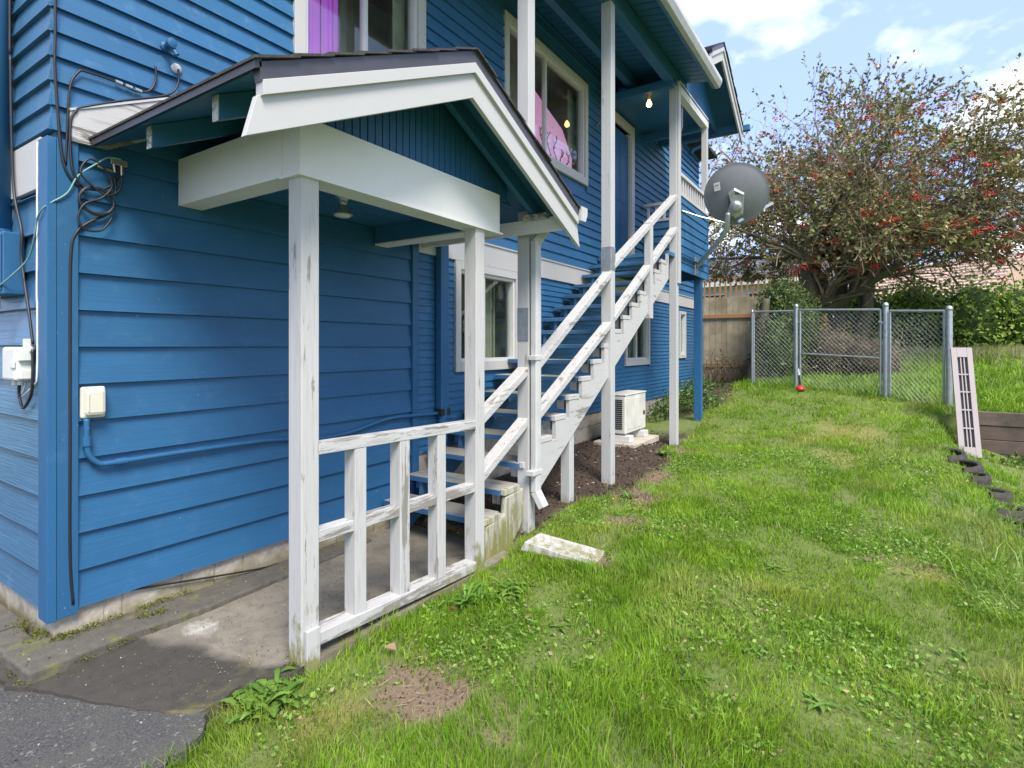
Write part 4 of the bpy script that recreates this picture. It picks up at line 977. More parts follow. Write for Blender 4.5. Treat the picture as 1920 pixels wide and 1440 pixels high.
# chain link: posts, gates
FP = [(1.62, 10.8), (2.43, 10.6), (3.83, 10.1), (4.62, 9.5)]
FZ = [tz(*p) for p in FP]
def pst(p, z, h, r, parent, name='post', capd=True):
    o = obj(name, MB().tube([(p[0], p[1], z - .15), (p[0], p[1], z + h)], r, 12), 'galv', parent, smooth=False)
    if capd: obj('cap', MB().lathe((p[0], p[1], z + h), (0, 0, 1), [(r * 1.12, -.03), (r * 1.12, .0), (r * .8, .03), (r * .2, .045)], 12), 'galv', o, smooth=True)
def link_panel(parent, a, b_, za, zb, h0, h1, inset=.05, frame=True, mid=None, r=.0017, pitch=.08):
    A = Vector((a[0], a[1], za)); B = Vector((b_[0], b_[1], zb)); L_ = (B - A); ln = Vector((L_.x, L_.y, 0)).length; ux = L_ / ln
    def P(u, z): return A + ux * u + Vector((0, 0, z))
    if frame:
        obj('top_rail', MB().tube([P(inset, h1), P(ln - inset, h1)], .019, 10), 'galv', parent)
        obj('side_rail', MB().tube([P(inset, h0), P(inset, h1)], .017, 10), 'galv', parent)
        obj('side_rail', MB().tube([P(ln - inset, h0), P(ln - inset, h1)], .017, 10), 'galv', parent)
        if mid: obj('mid_rail', MB().tube([P(inset, mid), P(ln - inset, mid)], .016, 10), 'galv', parent)
    W0, W1 = inset, ln - inset; mb = MB(); Hh = h1 - h0
    n = int((W1 - W0 + Hh) / pitch) + 1
    for k in range(n):
        for s in (1, -1):
            u0 = W0 - Hh + k * pitch if s > 0 else W0 + k * pitch
            t_ = []
            for tt in (0, 1):
                pass
            # line: u = u0 + s*t, z = t
            lo, hi = 0.0, Hh
            if s > 0: lo = max(lo, W0 - u0); hi = min(hi, W1 - u0)
            else: lo = max(lo, u0 - W1); hi = min(hi, u0 - W0)
            if hi - lo < .02: continue
            m_ = max(2, int((hi - lo) / .1)); path = []
            mb.tube([P(u0 + s * lo, h0 + lo) + Vector((.003 * s, .003 * s, 0)), P(u0 + s * hi, h0 + hi) + Vector((.003 * s, .003 * s, 0))], r, 4, False)
    o = obj('wire_mesh', mb, 'galv', parent); o['kind'] = 'stuff'
f1 = thing('chain_link_fence', 'short overgrown chain link fence section beside the wooden fence', 'fence', (FP[0][0], FP[0][1], FZ[0]))
pst(FP[0], FZ[0], 1.46, .022, f1); pst(FP[1], FZ[1], 1.55, .036, f1)
link_panel(f1, FP[0], FP[1], FZ[0], FZ[1], .03, 1.46, .03)
f2 = thing('chain_link_gate', 'wide chain link gate with a middle rail hanging between steel posts', 'gate', (FP[1][0], FP[1][1], FZ[1]))
link_panel(f2, FP[1], FP[2], FZ[1], FZ[2], .04, 1.48, .075, True, .66)
for z in (.35, 1.25):
    obj('hinge', MB().tube([(FP[1][0] + .01, FP[1][1], FZ[1] + z), (FP[1][0] + .08, FP[1][1] - .02, FZ[1] + z)], .016, 8), 'galv', f2)
obj('latch', MB().tube([(FP[2][0] - .1, FP[2][1] + .03, FZ[2] + 1.28), (FP[2][0], FP[2][1] - .02, FZ[2] + 1.24)], .018, 8), 'galv', f2)
f3 = thing('chain_link_fence', 'chain link fence panel between two thick round steel posts', 'fence', (FP[2][0], FP[2][1], FZ[2]))
pst(FP[2], FZ[2], 1.56, .042, f3); pst(FP[3], FZ[3], 1.50, .042, f3)
link_panel(f3, FP[2], FP[3], FZ[2], FZ[3], .02, 1.46, .075)

# wooden fence behind
wf = thing('picket_fence', 'weathered grey dog eared plank fence with cedar rails behind the house', 'fence', (1, 12.75, .6))
x = .05
while x < 1.98:
    z = tz(x, 12.75); w = .128; t_ = 2.74 + random.uniform(-.012, .012); yj = random.uniform(-.004, .004)
    obj('picket', MB().prism([(x, z - .1), (x + w, z - .1), (x + w, t_ - .04), (x + w - .03, t_), (x + .03, t_), (x, t_ - .04)], 'Y', 12.76 + yj, 12.778 + yj), 'picket', wf)
    x += w + .006
for z in (1.05, 2.22): obj('fence_rail', MB().box(0, 2.0, 12.715, 12.753, z, z + .09), 'cedar', wf, .003)

# leaning stump
st = thing('dead_stump', 'leaning bare grey stump standing by the wooden fence', 'stump', (1.62, 11.6, .8))
z = tz(1.62, 11.7)
obj('trunk', MB().tube(smooth_path([(1.50, 11.7, z - .1), (1.56, 11.7, z + .4), (1.66, 11.7, z + 1.1), (1.74, 11.72, z + 1.75)], 4), .2, 9, True, .07), 'bark', st, smooth=True)
obj('split_slab', MB().beam((1.80, 11.62, z - .05), (1.74, 11.62, z + .75), .18, .05, (0, 1, 0)), 'bark', st, .01)

# sash frame leaning over the timber wall
lean = thing('leaning_window_frame', 'narrow pale pink divided window frame leaning over the timber retaining wall', 'window frame', (4.76, 8.5, .1))
SH = 1.62; pb = Vector((4.755, 8.50, tz(4.76, 8.5) - .02)); dirv = Vector((-.03, .62, 1.36)).normalized()
rx = Vector((1, .06, 0)).normalized(); nrm = rx.cross(dirv).normalized(); rx = dirv.cross(nrm).normalized()
LM = Matrix((( rx.x, nrm.x, dirv.x, pb.x), (rx.y, nrm.y, dirv.y, pb.y), (rx.z, nrm.z, dirv.z, pb.z), (0, 0, 0, 1)))
def lp(name, mb, mat='pinkwood', parent=lean): return obj(name, xf(mb, LM), mat, parent, .002)
lp('stile', MB().box(-.12, -.055, -.03, .03, 0, SH)); lp('stile', MB().box(.06, .12, -.03, .03, 0, SH))
lp('top_rail', MB().box(-.054, .059, -.029, .029, SH - .15, SH)); lp('bottom_rail', MB().box(-.054, .059, -.029, .029, 0, .14))
for i in range(4):
    z = .14 + (SH - .29) * (i + 1) / 5; lp('muntin', MB().box(-.054, .059, -.012, .022, z - .010, z + .010))
for i in range(2):
    xq = -.054 + .113 * (i + 1) / 3; lp('muntin', MB().box(xq - .007, xq + .007, -.008, .02, .14, SH - .15))
M['backing'] = plain('grey_pink_backing', (.13, .125, .12), .7)
lp('backing', MB().box(-.054, .059, -.026, -.018, .14, SH - .15), 'backing')

# timber retaining wall
rw = thing('timber_retaining_wall', 'low retaining wall of stacked brown timbers holding the upper lawn', 'retaining wall', (6, 9, 0))
for i in range(4):
    z0 = -.14 + i * .195; xa = 4.86
    for x0_, x1_ in ((4.86, 7.2), (7.2, 9.6)):
        obj('timber', MB().box(x0_ + .002, x1_ - .002, 8.93 + random.uniform(-.012, .012), 9.03, z0, z0 + .19), 'plank', rw, .008)
obj('end_post', MB().box(4.80, 4.88, 8.90, 9.0, -.2, .60), 'plank', rw, .008)
mo = []
# tyre edging
TY = [(4.36, 7.45), (4.44, 7.05), (4.50, 6.62), (4.55, 6.15), (4.60, 5.66), (4.62, 5.18)]
NTH = ['closest to the leaning window frame', 'second from the leaning window frame', 'third from the leaning window frame', 'fourth from the leaning window frame', 'fifth from the leaning window frame', 'sixth from the leaning window frame']
for i, (tx, ty) in enumerate(TY):
    rad = .25 + .03 * math.sin(i * 2.3); tzv = tz(tx, ty) + .0; mb = MB(); n = 22; rows = []
    prof = [(rad * .78, .02), (rad * .80, .035), (rad * .93, .045), (rad, .0), (rad * 1.01, -.09), (rad * .97, -.19), (rad * .93, -.19), (rad * .94, -.08), (rad * .91, .01), (rad * .80, .012)]
    a0, a1 = R(-82 + random.uniform(-8, 8)), R(92)
    k0 = 0
    for j in range(n + 1):
        a = a0 + (a1 - a0) * j / n; wob = 1 + .015 * math.sin(j * 1.7 + i)
        for (r_, h_) in prof: mb.v.append((tx + r_ * wob * math.cos(a), ty + r_ * wob * math.sin(a), tzv + h_ + .02 * math.sin(a + i)))
    m_ = len(prof)
    for j in range(n):
        for q in range(m_): mb.f.append((j * m_ + q, j * m_ + (q + 1) % m_, (j + 1) * m_ + (q + 1) % m_, (j + 1) * m_ + q))
    mb.f.append(tuple(range(m_))); mb.f.append(tuple(n * m_ + q for q in range(m_))[::-1])
    tag(obj('half_tyre', mb, 'tyre', smooth=False), 'half buried black tyre edging the lawn, ' + NTH[i], 'tyre', 'tyres edging the lawn')

# red funnel-like yard toy by the gate post
zt_ = tz(2.5, 10.35)
toy = thing('plunger_toy', 'small red rubber cup with a dark handle standing at the gate post', 'toy', (2.52, 10.38, zt_))
obj('cup', MB().lathe((2.52, 10.38, zt_ + .02), (0, 0, 1), [(.08, 0), (.09, .025), (.065, .06), (.02, .10)], 16), 'red', toy, smooth=True)
obj('handle', MB().tube([(2.52, 10.38, zt_ + .1), (2.50, 10.39, zt_ + .30)], .018, 8), 'black', toy)
obj('handle_tip', MB().tube([(2.50, 10.39, zt_ + .30), (2.48, 10.395, zt_ + .42)], .02, 8), 'vinyl', toy)

# ------------------------------------------------------------------ numpy mesh helpers for foliage
def np_mesh(name, V, tris, colors, mat, parent=None, kind=None, quads=None):
    me = bpy.data.meshes.new(name); nv = len(V)
    me.vertices.add(nv); me.vertices.foreach_set('co', V.astype(np.float32).ravel())
    nt_ = len(tris); nq = 0 if quads is None else len(quads)
    loops = np.concatenate([tris.ravel(), quads.ravel()]) if nq else tris.ravel()
    me.loops.add(len(loops)); me.loops.foreach_set('vertex_index', loops.astype(np.int32))
    me.polygons.add(nt_ + nq)
    st_ = np.concatenate([np.arange(nt_) * 3, nt_ * 3 + np.arange(nq) * 4]); tot = np.concatenate([np.full(nt_, 3), np.full(nq, 4)])
    me.polygons.foreach_set('loop_start', st_.astype(np.int32)); me.polygons.foreach_set('loop_total', tot.astype(np.int32))
    me.update(calc_edges=True)
    ca = me.color_attributes.new('col', 'FLOAT_COLOR', 'POINT')
    ca.data.foreach_set('color', np.concatenate([colors, np.ones((nv, 1))], 1).astype(np.float32).ravel())
    o = bpy.data.objects.new(name, me); col.objects.link(o); me.materials.append(M[mat])
    if parent is not None: adopt(o, parent)
    if kind: o['kind'] = kind
    return o
def leaf_cloud(pos, size, cols, aspect=.5, up=0.0, dirs=None, fold=.25):
    """each leaf: a folded diamond of two triangles"""
    n = len(pos); d = rng.normal(size=(n, 3)) if dirs is None else dirs + rng.normal(size=(n, 3)) * .55
    d[:, 2] += up; d /= np.linalg.norm(d, axis=1, keepdims=True)
    r = rng.normal(size=(n, 3)); s = np.cross(d, r); s /= np.linalg.norm(s, axis=1, keepdims=True); nn = np.cross(d, s)
    L_ = size[:, None]; W_ = L_ * aspect
    base = pos; tip = pos + d * L_; mid = pos + d * L_ * .48
    a = mid + s * W_ * .5 + nn * W_ * fold; b_ = mid - s * W_ * .5 + nn * W_ * fold
    V = np.stack([base, a, tip, b_], 1).reshape(-1, 3); k = np.arange(n) * 4
    T = np.concatenate([np.stack([k, k + 1, k + 2], 1), np.stack([k, k + 2, k + 3], 1)])
    return V, T, np.repeat(cols, 4, axis=0)

# ------------------------------------------------------------------ grass
def grass_field(n_try, xr, yr, hbase, wbase, keep, seed):
    r = np.random.default_rng(seed)
    x = r.uniform(*xr, n_try); y = r.uniform(*yr, n_try); m = keep(x, y, r); x = x[m]; y = y[m]
    return x, y
def blades(x, y, h, w, cols, seed, lean=.55):
    r = np.random.default_rng(seed); n = len(x); z = terrain(x, y) - .006
    a = r.uniform(0, 2 * np.pi, n); ld_ = r.normal(0, 1.1, n) + 4 * nz(x, y, 3.2, 17); la = np.abs(r.normal(0, lean, n)) * h
    sx, sy = np.cos(a) * w / 2, np.sin(a) * w / 2; lx, ly = np.cos(ld_) * la, np.sin(ld_) * la
    b0 = np.stack([x - sx, y - sy, z], 1); b1 = np.stack([x + sx, y + sy, z], 1)
    hm = h * .6; mx_, my_ = x + lx * .35, y + ly * .35
    m0 = np.stack([mx_ - sx * .75, my_ - sy * .75, z + hm], 1); m1 = np.stack([mx_ + sx * .75, my_ + sy * .75, z + hm], 1)
    hh = np.sqrt(np.maximum(h * h - (la * .5) ** 2, (h * .45) ** 2))
    t_ = np.stack([x + lx, y + ly, z + hh], 1)
    V = np.stack([b0, b1, m1, m0, t_], 1).reshape(-1, 3); k = np.arange(n) * 5
    Q = np.stack([k, k + 1, k + 2, k + 3], 1); T = np.stack([k + 3, k + 2, k + 4], 1)
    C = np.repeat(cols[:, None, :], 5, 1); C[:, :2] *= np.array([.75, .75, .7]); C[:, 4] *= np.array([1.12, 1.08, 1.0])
    return V, T, Q, C.reshape(-1, 3)
def lawn_keep(dens_fun, dmax):
    def f(x, y, r):
        d, mu, mo = masks(x, y)
        dist = np.hypot(x - CAM.x, y - CAM.y)
        p = dens_fun(dist) / dmax
        p = p * (1 - .95 * d) * (1 - .97 * mu) * (1 - .2 * mo)
        edge = 1.20 + .05 * nz(x, y, 6, 21)
        p = np.where((x < edge) & (y < 8.6), 0, p)
        slab = (x < np.where(y < .6, 1.12 + .12 * nz(x, y, 5, 2), 1.24)) & (y < 2.7); p = np.where(slab, 0, p)
        asp = (y < .12) & (x < 1.27 + (.1 - y) * .3 + .05 * nz(x, y, 8, 6)); p = np.where(asp, 0, p)
        p = np.where((x > 4.78) & (y > 8.88) & (y < 9.06), 0, p)
        pit = (x > 5.0) & (y < 8.9); p = np.where(pit, p * .25, p)
        p = np.where((np.abs(x - 1.66) < .28) & (np.abs(y - 2.67) < .135), 0, p)
        p = p * np.clip(.72 + .75 * nz(x, y, 5.5, 11), .10, 1)
        return r.random(len(x)) < p
    return f
xr, yr = (1.0, 8.5), (-.6, 10.9)
DM = 10500
def dens(d): return DM * np.minimum(1, (2.9 / np.maximum(d, .5))) ** 1.25
area = (xr[1] - xr[0]) * (yr[1] - yr[0])
X, Y = grass_field(int(area * DM), xr, yr, 0, 0, lawn_keep(dens, DM), 31)
# keep what the lens (and a step to its side) could see
fwd = np.array([-math.sin(R(33.3)), math.cos(R(33.3))]); rgt = np.array([math.cos(R(33.3)), math.sin(R(33.3))])
q = np.stack([X - CAM.x, Y - CAM.y], 1); dd = q @ fwd; ll = q @ rgt
k_ = (dd > 1.2) & (ll < dd * 1.02 + .7) & (ll > -dd * 1.02 - .7); X, Y = X[k_], Y[k_]; dd = dd[k_]
n = len(X); r = np.random.default_rng(5); print('blades', n)
tall = np.clip(nz(X, Y, 1.9, 41) * 1.0 + .35, 0, 1); tuft = np.clip(nz(X, Y, 9, 42) - .1, 0, 1)
side = np.clip((X - 3.7) / 1.0, 0, 1)
D_, MU_, MO_ = masks(X, Y)
h = (.034 + .042 * tall + .05 * tuft + .05 * side * np.clip(nz(X, Y, 3, 44) + .2, 0, 1)) * r.uniform(.55, 1.35, n) * (1 - .5 * MO_)
h = np.where(np.hypot(X - 1.35, Y - 1.2) < .35, h * 1.35, h); h = np.where((X < 1.36) & (Y < 2.8), h * 1.35, h)
w = (.0032 + .0011 * np.maximum(dd - 2.5, 0)) * r.uniform(.7, 1.4, n); w = np.minimum(w, .0125)
g0 = np.array([.12, .28, .012]); g1 = np.array([.30, .49, .03]); g2 = np.array([.44, .44, .12]); g3 = np.array([.40, .33, .17])
u = np.clip(.5 + .5 * nz(X, Y, 2.4, 51) + r.normal(0, .22, n), 0, 1)[:, None]
C = g0 * (1 - u) + g1 * u
yl = (np.clip(nz(X, Y, 2.1, 52) * 1.2 - .2, 0, 1) * .65 + MO_ * .6 + r.uniform(0, .12, n)).clip(0, 1)[:, None]
C = C * (1 - yl) + g2 * yl
dry = ((r.random(n) < .035 + .3 * np.clip(D_, 0, 1) + .25 * np.clip(MU_, 0, 1)))[:, None]
C = np.where(dry, g3 * r.uniform(.6, 1.15, (n, 1)), C)
DN = 15000; xn, yn = (1.2, 5.2), (-.2, 4.6)
X2, Y2 = grass_field(int((xn[1] - xn[0]) * (yn[1] - yn[0]) * DN), xn, yn, 0, 0, lawn_keep(lambda d: DN * np.minimum(1, (2.6 / np.maximum(d, .5))) ** 1.6, DN), 32)
q = np.stack([X2 - CAM.x, Y2 - CAM.y], 1); d2 = q @ fwd; l2 = q @ rgt
k_ = (d2 > 1.5) & (l2 < d2 * .98 + .5) & (l2 > -d2 * .98 - .5); X2, Y2, d2 = X2[k_], Y2[k_], d2[k_]
n2_ = len(X2); print('near blades', n2_)
h2 = (.022 + .03 * np.clip(nz(X2, Y2, 1.9, 41) + .35, 0, 1) + .04 * np.clip(nz(X2, Y2, 9, 42) - .1, 0, 1)) * r.uniform(.4, 1.3, n2_)
w2 = (.0030 + .0009 * np.maximum(d2 - 2.5, 0)) * r.uniform(.6, 1.3, n2_)
u2 = r.random((n2_, 1)); dark = (r.random((n2_, 1)) < .35)
C2 = np.where(dark, np.array([.045, .11, .012]), np.array([.13, .27, .025])) * (1 - u2) + np.where(dark, np.array([.09, .17, .02]), np.array([.38, .53, .05])) * u2
C2 = np.where(r.random((n2_, 1)) < .05, np.array([.42, .36, .2]), C2)
X = np.concatenate([X, X2]); Y = np.concatenate([Y, Y2]); h = np.concatenate([h, h2]); w = np.concatenate([w, w2]); C = np.concatenate([C, C2])
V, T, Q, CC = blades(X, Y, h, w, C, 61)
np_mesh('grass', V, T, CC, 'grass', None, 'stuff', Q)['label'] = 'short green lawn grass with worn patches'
# clover-like small leaves between the blades
nc = 80000; X = r.uniform(1.3, 5, nc); Y = r.uniform(.2, 7, nc)
kk = lawn_keep(lambda d: np.full_like(d, 1.0), 1.0)(X, Y, r) & (nz(X, Y, 2.7, 71) > .05); X, Y = X[kk], Y[kk]
P_ = np.stack([X, Y, terrain(X, Y) + r.uniform(.008, .035, len(X))], 1)
u = r.random((len(X), 1)); CO = np.array([.08, .21, .02]) * (1 - u) + np.array([.30, .45, .09]) * u
CO = np.where(r.random((len(X), 1)) < .05, np.array([.45, .37, .2]), CO)
dirs = r.normal(size=(len(X), 3)); dirs[:, 2] *= .3
V, T, CC = leaf_cloud(P_, r.uniform(.012, .036, len(X)), CO, .6, 0, dirs, .12)
np_mesh('clover', V, T, CC, 'weed', None, 'stuff')['label'] = 'small broad leaves scattered through the lawn'
# rough grass beyond the fence
xr, yr = (-1, 14), (9.9, 17.0)
n_try = 90000; X = r.uniform(*xr, n_try); Y = r.uniform(*yr, n_try)
fx = np.interp(X, [p[0] for p in FP], [p[1] for p in FP]); okb = (Y > fx - .2) | (X > 4.6)
okb &= ~((X < 1.2) & (Y < 13.2)); okb &= r.random(n_try) < np.clip(.7 + .5 * nz(X, Y, 2, 81), .15, 1)
X, Y = X[okb], Y[okb]
ext = r.uniform(4.9, 10, 9000), r.uniform(9.06, 10.2, 9000); X = np.concatenate([X, ext[0]]); Y = np.concatenate([Y, ext[1]])
n = len(X); strw = np.clip((Y - 12.6) / 2.2 + .6 * nz(X, Y, 1.6, 82) - .2, 0, 1)
h = (.09 + .12 * strw + .05 * tall.mean()) * r.uniform(.5, 1.4, n); w = r.uniform(.010, .02, n)
u = r.random((n, 1)); C = np.array([.12, .26, .02]) * (1 - u) + np.array([.33, .50, .05]) * u
s_ = (r.random(n) < strw * .55)[:, None]; C = np.where(s_, np.array([.46, .40, .26]) * r.uniform(.7, 1.2, (n, 1)), C)
V, T, Q, CC = blades(X, Y, h, w, C, 83, .7)
np_mesh('rough_grass', V, T, CC, 'grass', None, 'stuff', Q)['label'] = 'rough grass with straw coloured stalks beyond the fence'
# bark chips in the bed
nb = 9000; X = r.uniform(.05, 1.8, nb); Y = r.uniform(2.6, 12.6, nb); _, mu, _ = masks(X, Y); kk = r.random(nb) < mu; X, Y = X[kk], Y[kk]; n = len(X)
P_ = np.stack([X, Y, terrain(X, Y) + .004 + r.uniform(0, .015, n)], 1); dirs = r.normal(size=(n, 3)); dirs[:, 2] *= .25
u = r.random((n, 1)); CO = np.array([.03, .02, .014]) * (1 - u) + np.array([.17, .115, .075]) * u
CO = np.where(r.random((n, 1)) < .06, np.array([.42, .36, .27]), CO)
V, T, CC = leaf_cloud(P_, r.uniform(.02, .06, n), CO, .4, 0, dirs, .1)
np_mesh('bark_mulch', V, T, CC, 'weed', None, 'stuff')['label'] = 'brown bark mulch under the stairs'
# dry straw on the bare soil
ns = 9000; X = r.uniform(1.2, 4.2, ns); Y = r.uniform(.4, 5.5, ns); d, mu, mo2 = masks(X, Y); kk = r.random(ns) < np.maximum(d * .9, .0); X, Y = X[kk], Y[kk]; n = len(X)
P_ = np.stack([X, Y, terrain(X, Y) + .006 + r.uniform(0, .02, n)], 1); dirs = r.normal(size=(n, 3)); dirs[:, 2] *= .15
V, T, CC = leaf_cloud(P_, r.uniform(.03, .11, n), np.array([.42, .33, .2]) * r.uniform(.5, 1.2, (n, 1)), .045, 0, dirs, .1)
np_mesh('straw', V, T, CC, 'weed', None, 'stuff')['label'] = 'dry straw lying on the bare soil patches'

# moss cushions along the foundation and the ledge
pm_ = []
for (xa, ya, xb, yb, zz, nn, sp) in ((.012, .0, .02, .75, -.016, 700, .022), (-.02, -.03, -.35, -.04, -.014, 500, .03), (.03, -.02, .0, .12, -.014, 450, .03), (.29, .0, .27, .45, -.055, 260, .012), (.0, -.2, .28, -.195, -.08, 300, .018), (1.2, .6, 1.13, .75, -.085, 200, .03), (.12, .35, .16, .5, -.02, 150, .02)):
    t = r.random(nn); p_ = np.stack([xa + (xb - xa) * t + r.normal(0, sp, nn), ya + (yb - ya) * t + r.normal(0, sp, nn), np.full(nn, zz) + np.abs(r.normal(0, .006, nn))], 1)
    pm_.append(p_[nz(p_[:, 0] * 3, p_[:, 1] * 3, 9, 7) > -.1])
pm_ = np.concatenate(pm_); n = len(pm_); u = r.random((n, 1)); CO = np.array([.07, .085, .012]) * (1 - u) + np.array([.22, .25, .035]) * u
V, T, CC = leaf_cloud(pm_, r.uniform(.006, .014, n), CO, .8, .6)
np_mesh('moss', V, T, CC, 'weed', None, 'stuff')['label'] = 'green moss cushions along the foundation'

ns = 5200; X = r.uniform(.0, 1.5, ns); Y = r.uniform(-.9, 2.2, ns); kk = (X < 1.2) | (Y < .1); X, Y = X[kk], Y[kk]
keepg = r.random(len(X)) < np.clip(.35 + .8 * nz(X, Y, 5, 33), .05, 1); X, Y = X[keepg], Y[keepg]; n = len(X)
zg = np.where((X < .27) & (Y > -.18) & (Y < 1.9), -.017 - .022 * np.maximum(Y, 0), np.where(Y < -.13 + .3 * np.maximum(0, X - .2), -.097, -.055 - .025 * np.maximum(X, 0) - np.where(Y < .2, .015, 0) - .02 * np.maximum(0, Y - 1)))
P_ = np.stack([X, Y, zg + .001], 1); u = r.random((n, 1)); CO = np.array([.05, .042, .032]) * (1 - u) + np.array([.34, .30, .23]) * u
CO = np.where(r.random((n, 1)) < .12, np.array([.5, .46, .3]), CO)
V, T, CC = leaf_cloud(P_, r.uniform(.003, .011, n), CO, .8, .3, None, .4)
np_mesh('paving_grit', V, T, CC, 'weed', None, 'stuff')['label'] = 'grit and flakes scattered on the paving'
# crumbs of soil and pebbles on the bare patches
ns = 26000; X = r.uniform(1.2, 4.2, ns); Y = r.uniform(.4, 6.5, ns); d, mu, mo2 = masks(X, Y); kk = r.random(ns) < d; X, Y = X[kk], Y[kk]; n = len(X)
P_ = np.stack([X, Y, terrain(X, Y) + .002], 1); u = r.random((n, 1)); CO = np.array([.075, .05, .032]) * (1 - u) + np.array([.33, .245, .165]) * u
V, T, CC = leaf_cloud(P_, r.uniform(.006, .022, n), CO, .9, .5, None, .5)
np_mesh('soil_crumbs', V, T, CC, 'weed', None, 'stuff')['label'] = 'soil crumbs on the bare patches'

# ------------------------------------------------------------------ weeds as single plants
def rosette(cx, cy, n, ln, wd, label, upr=.5, c0=(.07, .16, .02), c1=(.20, .31, .06), group=None, name='weed_plant', jit=.0):
    z = tz(cx, cy); r_ = np.random.default_rng(int(abs(cx * 1000 + cy * 77)))
    Vs, Ts, Cs = [], [], []
    for i in range(n):
        a = r_.uniform(0, 6.283); L_ = ln * r_.uniform(.4, 1.25); W_ = wd * r_.uniform(.8, 1.2); el = upr * r_.uniform(.4, 1.3) * (1 - .55 * (i / n < .4))
        jx, jy = r_.normal(0, jit, 2); d = np.array([math.cos(a), math.sin(a), 0]); s = np.array([-math.sin(a), math.cos(a), 0]); seg = 5; k = len(Vs)
        cc = np.array(c0) + (np.array(c1) - np.array(c0)) * r_.random()
        for j in range(seg + 1):
            t = j / seg; zz = math.sin(min(1, t * 1.1) * 1.4) * el * L_ - .5 * t * t * L_ * el * .7
            wv = W_ * (math.sin(math.pi * (t * .86 + .08)) ** .8) * (.8 + .3 * (j % 2)) * .5
            c = np.array([cx + jx, cy + jy, z + .01]) + d * t * L_ * .9 + np.array([0, 0, zz])
            Vs += [c - s * wv + [0, 0, wv * .35], c, c + s * wv + [0, 0, wv * .35]]; Cs += [cc, cc * 1.3, cc]
        for j in range(seg):
            b_ = k + j * 3
            for q_ in (0, 1): Ts += [(b_ + q_, b_ + q_ + 1, b_ + q_ + 4), (b_ + q_, b_ + q_ + 4, b_ + q_ + 3)]
    o = np_mesh(name, np.array(Vs), np.array(Ts), np.array(Cs), 'weed'); tag(o, label, 'weed', group); return o
rosette(1.28, .42, 130, .105, .034, 'large leafy weed clump growing over the slab edge by the porch post', .6, name='leafy_weed', jit=.055)
rosette(1.50, 1.72, 60, .14, .02, 'strappy dark weed clump by the porch rail', .7, (.06, .16, .02), (.15, .29, .04), name='leafy_weed', jit=.05)
rosette(1.62, 1.95, 48, .10, .035, 'bright broad weed clump by the second porch post', .55, name='leafy_weed', jit=.07)
rosette(1.55, 4.3, 20, .1, .03, 'dandelion rosette by the stair support posts', .5, name='leafy_weed')
rosette(1.3, 6.15, 20, .11, .05, 'leafy weed in the bark mulch beside the heat pump', .6, name='leafy_weed')
lw = [(2.75, 1.95), (2.95, 1.65), (3.15, 2.05), (3.45, 1.75), (2.5, 2.6), (3.4, 2.5), (3.75, 2.25), (2.2, 2.9), (3.1, 3.2), (3.65, 3.9), (3.3, 3.0), (2.15, 1.75), (4.05, 2.6), (3.0, 1.4), (2.25, 5.2), (2.0, 3.5)]
for x_, y_ in lw: rosette(x_, y_, random.randint(7, 11), random.uniform(.055, .09), .022, 'small dandelion rosette lying flat in the open lawn', .25, jit=.02, group='dandelions in the lawn')
def fallen(cx, cy, label, c, s=.05):
    z = tz(cx, cy) + .05
    o = np_mesh('dry_leaf', np.array([(cx - s, cy, z), (cx, cy - s * .6, z + .02), (cx + s, cy, z + .01), (cx, cy + s * .6, z + .025), (cx, cy, z)]), np.array([(0, 1, 4), (1, 2, 4), (2, 3, 4), (3, 0, 4)]), np.array([c] * 5), 'weed'); tag(o, label, 'leaf')
fallen(1.48, 1.02, 'curled tan leaf on the grass in front of the porch rail', (.42, .3, .2))
fallen(1.52, 1.5, 'brown dead leaf near the dark weed clump', (.2, .1, .06), .03)
